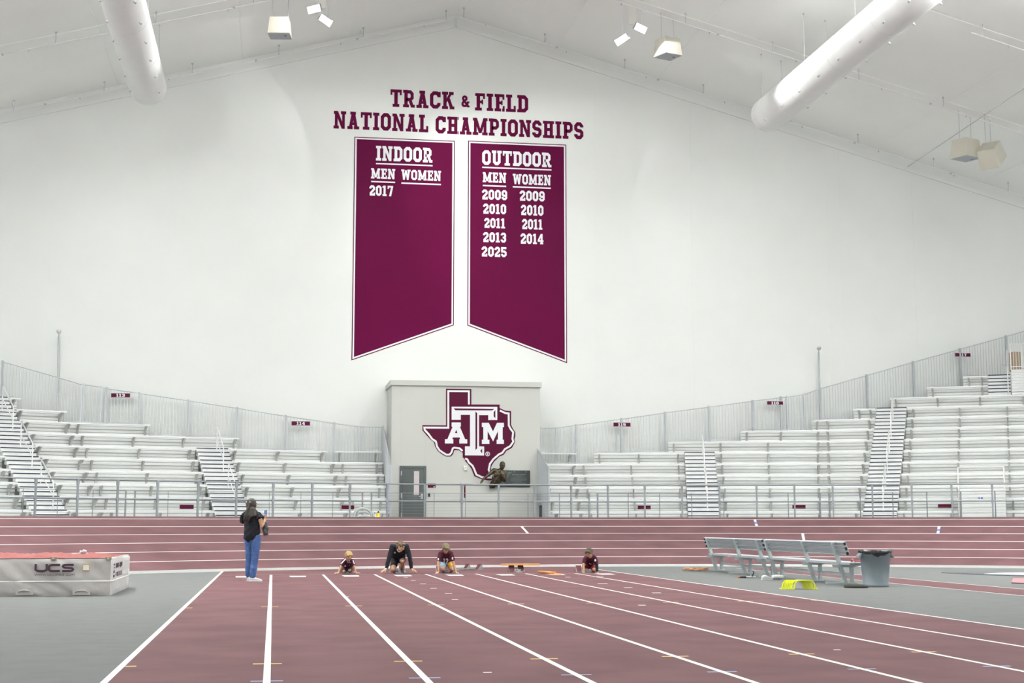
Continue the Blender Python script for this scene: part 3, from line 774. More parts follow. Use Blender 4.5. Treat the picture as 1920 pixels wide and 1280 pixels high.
def banner(tl, br, zt, zl, zr, label):
    root = empty('wall_banner', ((tl+br)/2, WY, min(zl, zr)), label, 'banner', 'maroon swallow-cut wall banners')
    poly = [Vector(p) for p in ((tl,zl),(br,zr),(br,zt),(tl,zt))]
    m = MB(); m.prism([(p.x,WY-.001,p.y) for p in poly], (0,-.011,0), 'maroon_vinyl'); m.build('banner_sheet', root)
    a = inset(poly, .035); b = inset(poly, .095); m = MB()
    for i in range(4):
        j = (i+1) % 4
        m.prism([(a[i].x,GY,a[i].y),(a[j].x,GY,a[j].y),(b[j].x,GY,b[j].y),(b[i].x,GY,b[i].y)], (0,-.005,0), 'white_vinyl')
    m.build('border', root); return root
zt = wz(757,260).z
b1 = banner(wz(662,450).x, wz(851.7,450).x, zt, wz(661,675.5).z, wz(851.5,609.5).z, 'left maroon banner headed INDOOR with a single year')
b2 = banner(wz(877,450).x, wz(1062.3,450).x, wz(968,267.3).z, wz(876.5,609.7).z, wz(1063.5,680.5).z, 'right maroon banner headed OUTDOOR with two columns of years')
for rt, items, bars in ((b1, (('INDOOR',705,811,275.3,302.8),('MEN',695.9,740.8,316,335.2),('WOMEN',752.5,826.7,319,338),('2017',692.6,737,347.7,367.2)), ((705,811,308.5),(695.9,740.8,341),(752.5,826.7,344.5))),
    (b2, (('OUTDOOR',904.2,1034,284,311.2),('MEN',905.2,949,323.3,342.2),('WOMEN',961.5,1032.7,327,346.3),('2009',903.8,951,355.8,374.6),('2010',905.8,949,382.3,401),('2011',908,947,409,427.5),('2013',905.8,949,435.6,454.2),('2025',903,950,462.5,481.3),
          ('2009',974.4,1021.3,357.8,377),('2010',976.7,1018.9,384.4,403.8),('2011',978.8,1017,410.8,430),('2014',976,1018.9,438,457.3)), ((904.2,1034,316),(905.2,949,348.5),(961.5,1032.7,351.5)))):
    for s, x0, x1, yt, yb in items:
        m = MB(); lpx(m, s, x0, x1, yt, yb, 'white_vinyl'); m.build('heading' if s[0].isalpha() else 'year', rt)
    for x0, x1, y in bars:
        m = MB(); hbar(m, x0, x1, y, .028, 'white_vinyl'); m.build('underline', rt)
# state-outline emblem on the door block
EY = BY-.004
def ep(p, Y=EY): return at_y(780+p[0]/7.11, 720+p[1]/7.11, Y)
root = empty('wall_emblem', ep((700,1280)), 'maroon state-outline emblem with white interlocked letters on the door block', 'emblem')
outl = [(400,60),(738,65),(738,270),(1115,272),(1115,318),(1190,352),(1268,358),(1268,540),(1290,590),(1325,640),(1325,700),(1312,730),(1322,770),(1278,850),(1205,888),(1170,940),(1110,965),(1040,1035),(1015,1075),(1000,1110),(1000,1140),(1010,1165),(1012,1200),(1026,1240),(1026,1275),(968,1283),(875,1267),(778,1226),(740,1130),(705,1080),(660,1030),(640,985),(622,978),(622,915),(570,880),(510,880),(495,930),(465,965),(400,965),(340,930),(290,890),(255,830),(240,770),(190,735),(150,690),(85,615),(85,545),(400,548)]
m = MB(); m.prism([ep(p) for p in outl], (0,-.006,0), 'maroon_sign'); m.build('state_outline', root)
pa = [(705,270),(705,95),(430,93),(430,580),(110,578),(115,608),(170,668),(215,730),(265,763),(280,830),(312,880),(355,910),(405,940),(450,938),(475,905),(490,855),(510,846),(580,855),(620,890)]
pb_ = [(655,990),(685,1003),(702,1040),(755,1088),(775,1130),(805,1205),(880,1240),(1000,1245),(1003,1222),(985,1190),(970,1140),(985,1062),(1030,1000),(1105,935),(1150,915),(1185,865),(1255,825),(1298,765),(1285,730),(1295,640),(1262,598),(1237,550),(1235,390),(1190,385),(1118,350)]
for path in (pa, pb_):
    m = MB()
    for q in stroke([(x, -y) for x, y in path], 25):
        m.prism([ep((v.x,-v.y), EY-.006) for v in q], (0,-.004,0), 'white_vinyl')
    m.build('white_outline', root)
m = MB(); T_ = [(475,300),(1083,302),(1083,478),(963,478),(963,412),(840,412),(840,828),(908,830),(908,950),(653,948),(653,828),(720,828),(720,408),(597,408),(597,475),(475,475)]
m.prism([ep(p,EY-.006) for p in T_], (0,-.005,0), 'white_vinyl')
for q in ([(500,322),(1045,330),(1015,350),(525,348)],[(1058,345),(1058,452),(1035,430),(1035,372)],[(792,362),(816,388),(816,855),(792,876)],[(882,858),(882,922),(856,890)]):
    m.prism([ep(p,EY-.0105) for p in q], (0,-.002,0), 'maroon_sign')
m.build('letter_t', root)
m = MB(); m.prism([ep(p,EY-.006) for p in [(475,510),(597,510),(597,565),(585,568),(655,735),(683,735),(683,790),(577,790),(577,735),(590,733),(580,710),(490,710),(483,733),(497,735),(497,790),(385,790),(385,735),(418,733),(487,570),(475,565)]], (0,-.005,0), 'white_vinyl')
m.prism([ep(p,EY-.0105) for p in [(537,608),(553,652),(517,652)]], (0,-.002,0), 'maroon_sign'); m.build('letter_a', root)
m = MB(); m.prism([ep(p,EY-.006) for p in [(878,515),(970,515),(1026,630),(1080,515),(1172,515),(1172,572),(1155,572),(1155,740),(1172,740),(1172,795),(1075,795),(1075,740),(1092,738),(1092,625),(1028,762),(955,625),(955,740),(978,740),(978,795),(878,795),(878,740),(897,738),(897,570),(878,570)]], (0,-.005,0), 'white_vinyl'); m.build('letter_m', root)
m = MB()
for i in range(20):
    a, b = 2*pi*i/20, 2*pi*(i+1)/20
    m.prism([ep((955+r*cos(t), 930+r*sin(t)), EY-.006) for r, t in ((31,a),(31,b),(24,b),(24,a))], (0,-.004,0), 'white_vinyl')
for p in text_polys('R')[0]: m.prism([ep((942+v.x*36, 948-v.y*36), EY-.006) for v in p], (0,-.004,0), 'white_vinyl')
m.build('registered_mark', root)

# ================================================================== DOOR BLOCK FITTINGS
def bx(mb, px0, py0, px1, py1, Y0, Y1, k, zb=None):
    a = at_y(px0, py0, Y0); b = at_y(px1, py1, Y0); mb.box(a.x, Y0, b.z if zb is None else zb, b.x, Y1, a.z, k)
droot = empty('door_1', at_y(774, 975, BY)); droot['kind'] = 'structure'
D0 = BY-.05
dx = {k: at_y(k, 920, D0).x for k in (749, 753, 776, 786, 795, 799)}; dz = {k: at_y(774, k, D0).z for k in (873, 877, 883, 927)}
m = MB(); m.prism([(dx[749],D0,1.2),(dx[753],D0,1.2),(dx[753],D0,dz[877]),(dx[795],D0,dz[877]),(dx[795],D0,1.2),(dx[799],D0,1.2),(dx[799],D0,dz[873]),(dx[749],D0,dz[873])], (0,.06,0), 'door'); m.build('door_frame', droot)
g = .012; X0, X1, Z0, Z1 = dx[753]+g, dx[795]-g, 1.22, dz[877]-g; a0, a1, c0_, c1_ = dx[776], dx[786], dz[927], dz[883]; DL = D0+.025
m = MB()
for q in ([(X0,Z0),(a0,Z0),(a0,Z1),(X0,Z1)], [(a1,Z0),(X1,Z0),(X1,Z1),(a1,Z1)], [(a0,Z0),(a1,Z0),(a1,c0_),(a0,c0_)], [(a0,c1_),(a1,c1_),(a1,Z1),(a0,Z1)]):
    m.face([(x,DL,z) for x, z in q], 'door')
for q in (((a0,c0_),(a0,c1_)),((a0,c1_),(a1,c1_)),((a1,c1_),(a1,c0_)),((a1,c0_),(a0,c0_)),((X0,Z1),(X0,Z0)),((X1,Z0),(X1,Z1)),((X1,Z1),(X0,Z1))):
    m.face([(q[0][0],DL,q[0][1]),(q[1][0],DL,q[1][1]),(q[1][0],BY-.002,q[1][1]),(q[0][0],BY-.002,q[0][1])], 'door')
m.build('door_leaf', droot)
m = MB(); m.box(a0,D0+.035,c0_,a1,D0+.041,c1_,'door_glass'); m.build('door_window', droot)
m = MB(); c = at_y(791.5,930.5,D0); m.box(c.x-.05,c.y+.01,c.z-.1,c.x+.03,c.y+.03,c.z+.1,'steel'); m.tube([c, c+Vector((0,-.07,0)), c+Vector((-.13,-.08,0))], .017, 'steel', 8); m.build('door_handle', droot)
m = MB()
for y in (887, 929, 965): bx(m,751.8,y-4,753.6,y+4,D0-.01,D0,'steel')
m.build('hinge', droot)
m = MB(); bx(m,802.2,905.7,817,914.2,BY-.015,BY-.001,'maroon_sign'); o = m.build('room_plate'); tag(o, 'small maroon room plate beside the grey door', 'sign')
m = MB(); bx(m,802.8,907.6,806,908.8,BY-.019,BY-.015,'white_vinyl'); bx(m,813.4,906.5,816.3,909,BY-.019,BY-.015,'white_vinyl'); bx(m,812.8,911.8,816,913,BY-.019,BY-.015,'white_vinyl'); m.build('white_marking', o)
m = MB(); bx(m,802.8,925,806.5,931,BY-.03,BY,'black'); o = m.build('card_reader', bevel=.004); tag(o, 'small black card reader to the right of the grey door', 'card reader')
root = empty('strobe_alarm', at_y(872.5,882,BY), 'small white strobe alarm on the block under the emblem', 'alarm')
m = MB(); bx(m,869.8,873,875.5,882.3,BY-.05,BY,'white_plastic'); m.build('housing', root, bevel=.01)
m = MB(); c = at_y(872.6,876,BY-.05); m.ball(c, (.04,.03,.03), 'lamp_white', 10); m.build('strobe_lens', root)
m = MB(); m.tube([at_y(872.6,880,BY-.05), at_y(872.6,880,BY-.065)], .035, 'lamp_white', 12); m.build('horn', root)
root = empty('extinguisher_cabinet', at_y(870,937,BY), 'white wall cabinet with a slim maroon window right of the door', 'cabinet')
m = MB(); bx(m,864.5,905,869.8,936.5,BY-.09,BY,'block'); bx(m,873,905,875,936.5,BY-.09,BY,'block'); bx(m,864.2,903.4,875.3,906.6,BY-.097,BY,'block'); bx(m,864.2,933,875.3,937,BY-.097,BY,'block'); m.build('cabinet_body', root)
m = MB(); bx(m,869.8,906.6,873,933,BY-.07,BY-.01,'maroon_sign'); bx(m,870.6,908,872.2,913,BY-.075,BY-.07,'door'); m.build('window_strip', root)
M['plaque'] = mat('dark_glass_plaque', (.045,.055,.055), .2)
M['plaque_l'] = mat('plaque_etching', (.10,.125,.12), .4)
root = empty('wall_plaque', at_y(962,912.5,BY), 'dark glass plaque with etched text beside the bronze bust', 'plaque')
m = MB(); bx(m,930,881.3,993.6,912.6,BY-.05,BY-.001,'black'); m.build('backing', root)
m = MB(); bx(m,930.6,882.6,991.6,911.2,BY-.062,BY-.05,'plaque'); m.build('glass_panel', root)
m = MB(); Yp = BY-.063
for q in ([(948,884),(960,884),(948.5,899),(944,899)], [(931,911),(950,911),(946,905),(941,897),(936,903)]): m.face([at_y(x,y,Yp) for x,y in q][::-1], 'plaque_l')
for x0, x1, y in ((960,986,889.5),(968,980,893),(961,986,895.5),(958.5,988,898),(959,987,900.5),(966,978,903),(960,985,905.5)):
    a, b = at_y(x0,y,Yp), at_y(x1,y,Yp); hh = .022 if y < 890 else .009
    xx = a.x
    while xx < b.x: m.box(xx,Yp-.001,a.z-hh,min(b.x,xx+.045),Yp,a.z+hh,'plaque_l'); xx += .06
m.build('etching', root)
m = MB()
for x, y in ((948.5,884),(964.5,884.3),(986.3,884.3),(957,909),(986,909.5)): c = at_y(x,y,Yp); m.tube([c, c+Vector((0,-.02,0))], .014, 'steel', 8)
m.build('standoff', root)

# ================================================================== ROOF FITTINGS
def duct(cx, cz, y1, label):
    R = .66; root = empty('air_duct', (cx, y1, cz), label, 'duct', 'round white air ducts')
    m = MB(); n = 40
    mt = Matrix.Translation((cx,0,cz)) @ Matrix.Rotation(-pi/2,4,'X')
    m.lathe([(R, -4.0), (R, y1-.5)], 'duct', n, mtx=mt); m.build('duct_tube', root)
    m = MB(); m.lathe([(R+.004, y1-.5),(R+.004, y1-.05),(R-.03,y1+.02),(R*.6,y1+.07),(.01,y1+.09)], 'duct', n, mtx=mt); m.build('end_cap', root)
    y = y1-.5
    while y > 34:
        m = MB(); m.lathe([(R,y-.012),(R+.008,y-.008),(R+.008,y+.008),(R,y+.012)], 'duct', n, mtx=mt); m.build('joint_ring', root); y -= 3.66
    y = y1-1.2
    while y > 36:
        for s in (-1, 1):
            a = radians(44)*s; d = Vector((sin(a), 0, -cos(a))); c = Vector((cx,y,cz))+d*R
            p = MB(); p.tube([c-d*.02, c+d*.05], .036, 'white_plastic', 10); p.tube([c+d*.04, c+d*.085], [.025,.032], 'steel', 10); p.build('nozzle', root)
        y -= 1.83
    y = y1-.6
    while y > 30:
        for s in (-.6, .6):
            p = MB(); x = cx+s*R; p.tube([(x,y,cz+R*.79),(x,y,roof(x))], .008, 'galv', 5); p.ball((x,y,roof(x)-.02),.04,'galv',6); p.build('hanger', root)
        y -= 4.6
duct(-4.77, 16.85, 53.1, 'round white air duct with nozzles hanging at the upper left')
duct(18.54, 16.86, 53.1, 'round white air duct with nozzles hanging at the upper right')
def sprinkler(Y, xa, xb, label, drop=.42):
    root = empty('sprinkler_pipe', (xa, Y, roof(xa)-drop), label, 'pipe', 'sprinkler pipes under the roof')
    m = MB(); pts = [(xa+(xb-xa)*i/12, Y, roof(xa+(xb-xa)*i/12)-drop) for i in range(13)]
    m.tube(pts, .024, 'white_rail', 8)
    for i in range(1, 9):
        x = xa+(xb-xa)*i/8.5; m.lathe([(.03,-.05),(.034,-.05),(.034,.05),(.03,.05)], 'galv', 8, mtx=Matrix.Translation((x,Y,roof(x)-drop)) @ Matrix.Rotation(pi/2,4,'Y'))
    m.build('pipe', root)
    x = xa+(.4 if xb > xa else -.4); s = 1 if xb > xa else -1; i = 0
    while abs(x-xa) < abs(xb-xa):
        p = MB(); p.tube([(x,Y,roof(x)-drop),(x,Y,roof(x))], .012, 'galv', 5); p.ball((x,Y,roof(x)-.02),.045,'galv',6)
        if i % 2: p.tube([(x,Y,roof(x)-drop),(x+.12*s,Y+.25,roof(x+.12*s))], .022, 'white_rail', 5)
        p.build('hanger', root)
        p = MB(); p.tube([(x+.9*s,Y,roof(x+.9*s)-drop),(x+.9*s,Y,roof(x+.9*s)-drop-.08)], .02, 'steel', 6); p.build('sprinkler_head', root)
        x += 3.35*s; i += 1
sprinkler(57.6, RX-.1, XL+1, 'white sprinkler pipe along the left roof slope next to the end wall')
sprinkler(57.4, RX-.2, XR-1, 'white sprinkler pipe along the right roof slope next to the end wall')
sprinkler(51.1, RX-1.0, XL+1, 'white sprinkler pipe crossing above the left air duct')
sprinkler(51.05, RX+.6, XR-1, 'white sprinkler pipe crossing behind the right air duct')
sprinkler(44.4, 22.67, XR-1, 'short white sprinkler pipe ending at the top right edge')
m = MB(); m.tube([(26.4,57.9,roof(26.4)-.55),(25.92,47.0,roof(25.92)-.5),(25.2,30,roof(25.2)-.5)], .012, 'galv_dark', 5); o = m.build('guy_cable'); tag(o, 'thin grey cable strung beneath the roof near the beige loudspeakers', 'cable')
# loudspeakers
M['grille'] = mat('grey_speaker_grille', (.42,.44,.48), .6)
def speaker(c, rot, size, label, tilt=0):
    root = empty('loudspeaker', c, label, 'loudspeaker', 'box loudspeakers under the roof')
    W, D, Hh = size; mt = Matrix.Translation(c) @ Matrix.Rotation(radians(rot),4,'Z') @ Matrix.Rotation(radians(tilt),4,'Y')
    vs = [mt @ Vector(p) for p in ((-W/2,-D/2,-Hh/2),(W/2,-D/2,-Hh/2),(W/2,D/2,-Hh/2),(-W/2,D/2,-Hh/2),(-W*.42,-D*.42,Hh/2),(W*.42,-D*.42,Hh/2),(W*.42,D*.42,Hh/2),(-W*.42,D*.42,Hh/2))]
    m = MB(); m.mesh(vs, [(0,3,2,1),(4,5,6,7),(0,1,5,4),(1,2,6,5),(2,3,7,6),(3,0,4,7)], 'lamp_beige'); m.build('cabinet', root, bevel=.01)
    m = MB(); m.box(-W*.47,-D*.47,-Hh/2-.012,W*.47,D*.47,-Hh/2,'grille',mt); m.build('grille', root)
    m = MB(); m.box(W*.22,-D*.16,-Hh/2-.018,W*.30,-D*.05,-Hh/2-.012,'black',mt); m.build('badge', root)
    for s in (-1, 1):
        p = mt @ Vector((s*W*.36, 0, Hh/2-.02)); q = Vector((p.x, p.y, roof(p.x)))
        m = MB(); m.tube([p, q], .01, 'galv', 5); m.ball(q-Vector((0,0,.05)), .06, 'white_plastic', 6); m.build('suspension_cable', root)
speaker(at_y(525,52,52.0), -8, (.80,.75,.62), 'white box loudspeaker left of the left floodlight cluster')
speaker(at_y(1252,90,51.8), 22, (.80,.75,.66), 'white box loudspeaker right of the right floodlight cluster')
speaker(at_y(1811,280,51.8), 24, (.92,.8,.72), 'upright beige box loudspeaker below the far right roof slope')
speaker(at_y(1858,290,51.5), 40, (.88,.8,.75), 'tilted beige box loudspeaker at the far right', -38)
# floodlights: slim heads on a bracket
def flood(px, py, Y, aim, size, roll, label):
    c = at_y(px, py, Y); root = empty('floodlight', c, label, 'floodlight', 'floodlights of the roof clusters')
    d = Vector(aim).normalized(); W, Hh = size
    q = d.to_track_quat('-Z','Y').to_matrix().to_4x4(); mt = Matrix.Translation(c) @ q @ Matrix.Rotation(radians(roll),4,'Z')
    m = MB(); m.box(-W/2,-Hh/2,0.001,W/2,Hh/2,.07,'lamp_white',mt); m.box(-W/2-.012,-Hh/2,-.03,-W/2,Hh/2,.07,'lamp_white',mt); m.box(W/2,-Hh/2,-.03,W/2+.012,Hh/2,.07,'lamp_white',mt); m.build('lamp_body', root)
    m = MB(); e = -1 if px < 600 or 1100 < px < 1190 else 1; m.box(e*(W/2+.012),-Hh/2,-.032,e*(W/2+.026),Hh/2,.05,'grille',mt); m.build('end_plate', root)
    m = MB(); m.box(-W/2+.02,-Hh/2+.015,-.004,W/2-.02,Hh/2-.015,.0,'lamp_glow',mt); m.build('lamp_face', root)
    m = MB(); m.bar(mt @ Vector((W/2-.05,0,.07)), mt @ Vector((W/2-.05,0,.2)), .08,.05,'lamp_white')
    t = Vector((c.x+.12, Y+.35, roof(c.x)-.02)); m.tube([mt @ Vector((W/2-.05,0,.2)), Vector((t.x,t.y,c.z+.2)), t], .02, 'white_rail', 6); m.build('bracket', root)
flood(589,17,51.6,(-.45,-1,-.42),(.50,.27),-8,'upper floodlight of the left cluster, facing left')
flood(610,38,51.5,(.50,-1,-.42),(.50,.25),20,'lower floodlight of the left cluster, facing right')
flood(1201,53,51.6,(.30,-1,-.55),(.50,.27),14,'upper floodlight of the right cluster, facing right')
flood(1166,74,51.5,(-.55,-1,-.5),(.50,.24),-26,'lower floodlight of the right cluster, facing left')
for x, y in ((1187,32),(604,1)):
    c = at_y(x, y, 51.9); m = MB(); m.bar(c+Vector((0,.1,-.25)), Vector((c.x,c.y+.1,roof(c.x)-.01)), .26,.05,'lamp_white',upv=(0,1,0)); o = m.build('mounting_plate'); tag(o, 'white mounting plate of the %s floodlight cluster' % ('right' if x > 1000 else 'left'), 'bracket')
# ================================================================== FLOOR THINGS
M['mat_vinyl'] = mat('taupe_mat_vinyl', (.48,.45,.44), .5, 0, .45, .05, 5, .25, 14)
M['mat_side'] = mat('light_taupe_mat_vinyl', (.58,.55,.56), .5, 0, .45, .05, 5, .2, 14)
M['mat_top'] = mat('red_mesh_mat_cover', (.26,.088,.082), .85, 0, .2, .12, 12, .4, 60)
M['mat_print'] = mat('plum_print', (.06,.022,.045), .6)
M['label_white'] = mat('white_label', (.78,.77,.74), .5)
M['label_orange'] = mat('orange_label_edge', (.6,.3,.05), .5)
M['tan'] = mat('tan_webbing', (.35,.27,.17), .8)
# --- landing mat
mx0, mx1, my0, my1, mh = -8.9, -2.72, 26.12, 29.3, .625
root = empty('landing_mat', (mx0, my0, 0), 'long taupe high jump landing mat with red top cover at the left edge', 'landing mat')
def wr(x, z, seed=0):
    return .016*sin(x*4.1+z*7+seed+1.2*sin(x*1.7))+.014*abs(sin(x*7.3+z*10+1.7+seed+.8*sin(z*9)))+.006*sin(x*19+z*25+seed*2)
m = MB()
nx, nz = 120, 16
def grid(fn, nu, nv_, k, smooth=True):
    vs = [fn(i/nu, j/nv_) for j in range(nv_+1) for i in range(nu+1)]
    m.mesh(vs, [(j*(nu+1)+i, j*(nu+1)+i+1, (j+1)*(nu+1)+i+1, (j+1)*(nu+1)+i) for j in range(nv_) for i in range(nu)], k, smooth)
def edge(v): return .03*(1-sin(pi*min(max(v,0),1))**.35)
def frontf(u, v):
    x = mx0+(mx1-mx0)*u; z = mh*v; e = min(1, 8*min(v, 1-v)+.15)*min(1, 30*(1-u)+.1)
    groove = -.02*math.exp(-((z-.245)/.012)**2)
    return Vector((x-.0*u, my0+.02-(wr(x, z)*e+.02*e+groove*-1*-1), z))
grid(frontf, 150, 22, 'mat_vinyl')
def sidef(u, v):
    y = my0+.02+(my1-my0-.02)*u; z = mh*v; e = min(1, 8*min(v,1-v)+.1)*min(1, 12*min(u,1-u)+.1)
    return Vector((mx1+(wr(y, z, 2)*.6+.015)*e, y, z))
grid(sidef, 50, 22, 'mat_side')
grid(lambda u, v: Vector((mx0+(mx1-mx0)*u, my0+.02+(my1-my0-.02)*v, mh+.004*sin(u*40)*sin(v*20))), 60, 20, 'mat_vinyl')
m.face([(mx0,my0+.02,0),(mx0,my0+.02,mh),(mx0,my1,mh),(mx0,my1,0)], 'mat_side'); m.face([(mx0,my1,0),(mx1,my1,0),(mx1,my1,mh),(mx0,my1,mh)], 'mat_side')
m.build('mat_body', root)
m = MB(); m.tube([(mx0,my0-.012,.245),(mx1-.1,my0-.012,.245),(mx1+.012,my0+.04,.245),(mx1+.022,my0+.3,.245),(mx1+.02,my1,.245)], .012, 'label_white', 8); m.build('piping', root)
m = MB()
def topf(u, v):
    x = mx0+(mx1-.07-mx0)*u; y = my0+.02+(my1-my0-.06)*v
    h = .035+.012*sin(x*7+y*3)+.010*sin(x*15-y*6)+.006*sin(x*31+y*13)
    ed = min(u*40+.2, (1-u)*14, v*10+.1, (1-v)*10, 1); return Vector((x+.02*sin(y*9)*(u > .97), y+.012*sin(x*13)*(v < .05), mh+.004+max(.004, h*max(0, ed))))
grid(topf, 110, 40, 'mat_top')
m.build('top_cover', root)
def mtxt(s, px0, px1, py0, py1, k, name, font=False):
    a = at_y(px0, py1, my0-.025); b = at_y(px1, py0, my0-.025)
    if font:
        cu = bpy.data.curves.new(name, 'FONT'); cu.body = s; cu.extrude = .001
        t = bpy.data.objects.new(name, cu); COL.objects.link(t); bpy.context.view_layer.update()
        me = bpy.data.meshes.new_from_object(t.evaluated_get(bpy.context.evaluated_depsgraph_get())); bpy.data.objects.remove(t)
        xs = [v.co.x for v in me.vertices]; ys = [v.co.y for v in me.vertices]
        for v in me.vertices:
            v.co = Vector((a.x+(v.co.x-min(xs))/(max(xs)-min(xs))*(b.x-a.x), my0-.044-v.co.z, a.z+(v.co.y-min(ys))/(max(ys)-min(ys))*(b.z-a.z)))
        me.materials.clear(); me.materials.append(M[k]); o = bpy.data.objects.new(name, me); COL.objects.link(o); put(o, root); return o
def ucs(px0, px1, py0, py1):
    a = at_y(px0, py1, my0-.035); b = at_y(px1, py0, my0-.035); q = MB(); W = b.x-a.x; H = b.z-a.z
    t = .26; L = .31
    for i, path in enumerate(([(.0,1),(.0,.32),(.04,.17),(.10,.13),(.19,.13),(.25,.17),(.29,.32),(.29,1)], [(.64,.87),(.43,.87),(.38,.83),(.355,.7),(.355,.3),(.38,.17),(.43,.13),(.64,.13)], [(1.0,.87),(.77,.87),(.73,.83),(.715,.72),(.73,.6),(.77,.54),(.93,.47),(.97,.42),(.985,.32),(.97,.18),(.93,.13),(.70,.13)])):
        # stroke in a frame where x is stretched so the weight stays even
        pl = [(x*W/H, y) for x, y in path]
        for qd in stroke(pl, t): q.prism([Vector((a.x+v.x*H, my0-.042, a.z+v.y*H)) for v in qd], (0,-.003-.0005*i,0), 'mat_print')
    q.build('maker_lettering', root)
ucs(66.5, 138.5, 1056.7, 1072.3)
mtxt('WWW.UCSSPIRIT.COM', 64.5, 140, 1074.8, 1079.2, 'mat_print', 'web_address', True)
mtxt('LINCOLNTON, NC U.S.A. - 1-800-526-4856', 64.5, 140, 1073.0, 1074.2, 'mat_print', 'small_print', True)
m = MB(); a = at_y(155, 1069.7, my0-.03); b = at_y(168, 1057, my0-.03)
m.box(a.x,my0-.044,a.z,b.x,my0-.022,b.z,'label_orange'); m.box(a.x+.006,my0-.046,a.z+.012,b.x-.006,my0-.044,b.z-.014,'label_white'); m.build('warning_label', root)
for x0, x1 in ((31,60),(138,167)):
    a = at_y(x0,1113,my0-.03); b = at_y(x1,1105,my0-.03); c = (a.x+b.x)/2; m = MB()
    m.tube([(a.x+.02,my0-.028,a.z+.025),(c-.07,my0-.042,b.z-.02),(c,my0-.046,b.z-.012),(c+.07,my0-.042,b.z-.02),(b.x-.02,my0-.028,a.z+.025)], [.006,.014,.017,.014,.006], 'mat_vinyl', 6)
    m.box(a.x-.02,my0-.026,a.z-.02,b.x+.02,my0-.016,b.z+.03,'mat_vinyl'); m.build('carry_handle', root)
for px in (101, 204):
    c = at_y(px, 1046, my0-.01); m = MB(); m.box(c.x-.05,my0-.04,c.z-.03,c.x+.04,my0+.08,c.z+.02,'tan'); m.box(c.x-.02,my0-.05,c.z-.02,c.x+.01,my0-.03,c.z+.01,'steel'); m.build('cover_strap', root)
m = MB(); xs_ = mx1+.034
m.box(xs_-.03,my0+1.95,.30,xs_-.006,my0+3.12,.60,'label_white'); m.box(xs_-.006,my0+2.05,.37,xs_-.003,my0+3.05,.54,'mat_side'); m.build('side_pocket', root)
m = MB()
for y0, y1, zz0, zz1 in ((.25,.42,.30,.34),(.25,.42,.37,.42),(.25,.42,.45,.47),(.25,.42,.5,.53),(.62,.75,.45,.53),(.8,.95,.45,.53),(1.0,1.05,.45,.53),(1.15,1.25,.47,.49),(1.35,1.5,.44,.53),(1.55,1.7,.46,.53),(.62,.68,.3,.38),(.8,.85,.3,.38),(1.0,1.06,.3,.38),(1.2,1.25,.3,.38),(1.4,1.45,.3,.38),(1.6,1.65,.3,.38)):
    m.box(xs_-.008,my0+y0,zz0,xs_-.002,my0+y1,zz1,'mat_print')
m.build('side_print', root)
M['clear_bag'] = mat('clear_plastic_film', (.75,.73,.75), .2, 0, .6, .1, 20)
m = MB(); c = at_y(156, 1036.3, 28.2)
for i in range(16): m.ball(c+Vector((random.uniform(-.055,.055),random.uniform(-.07,.07),.015+random.uniform(-.015,.025))), (random.uniform(.018,.04),.03,random.uniform(.015,.032)), 'clear_bag', 7, Matrix.Rotation(random.uniform(0,3),4,'Y'))
tag(m.build('crumpled_bag'), 'crumpled pale plastic bag lying on the red landing mat cover', 'bag')

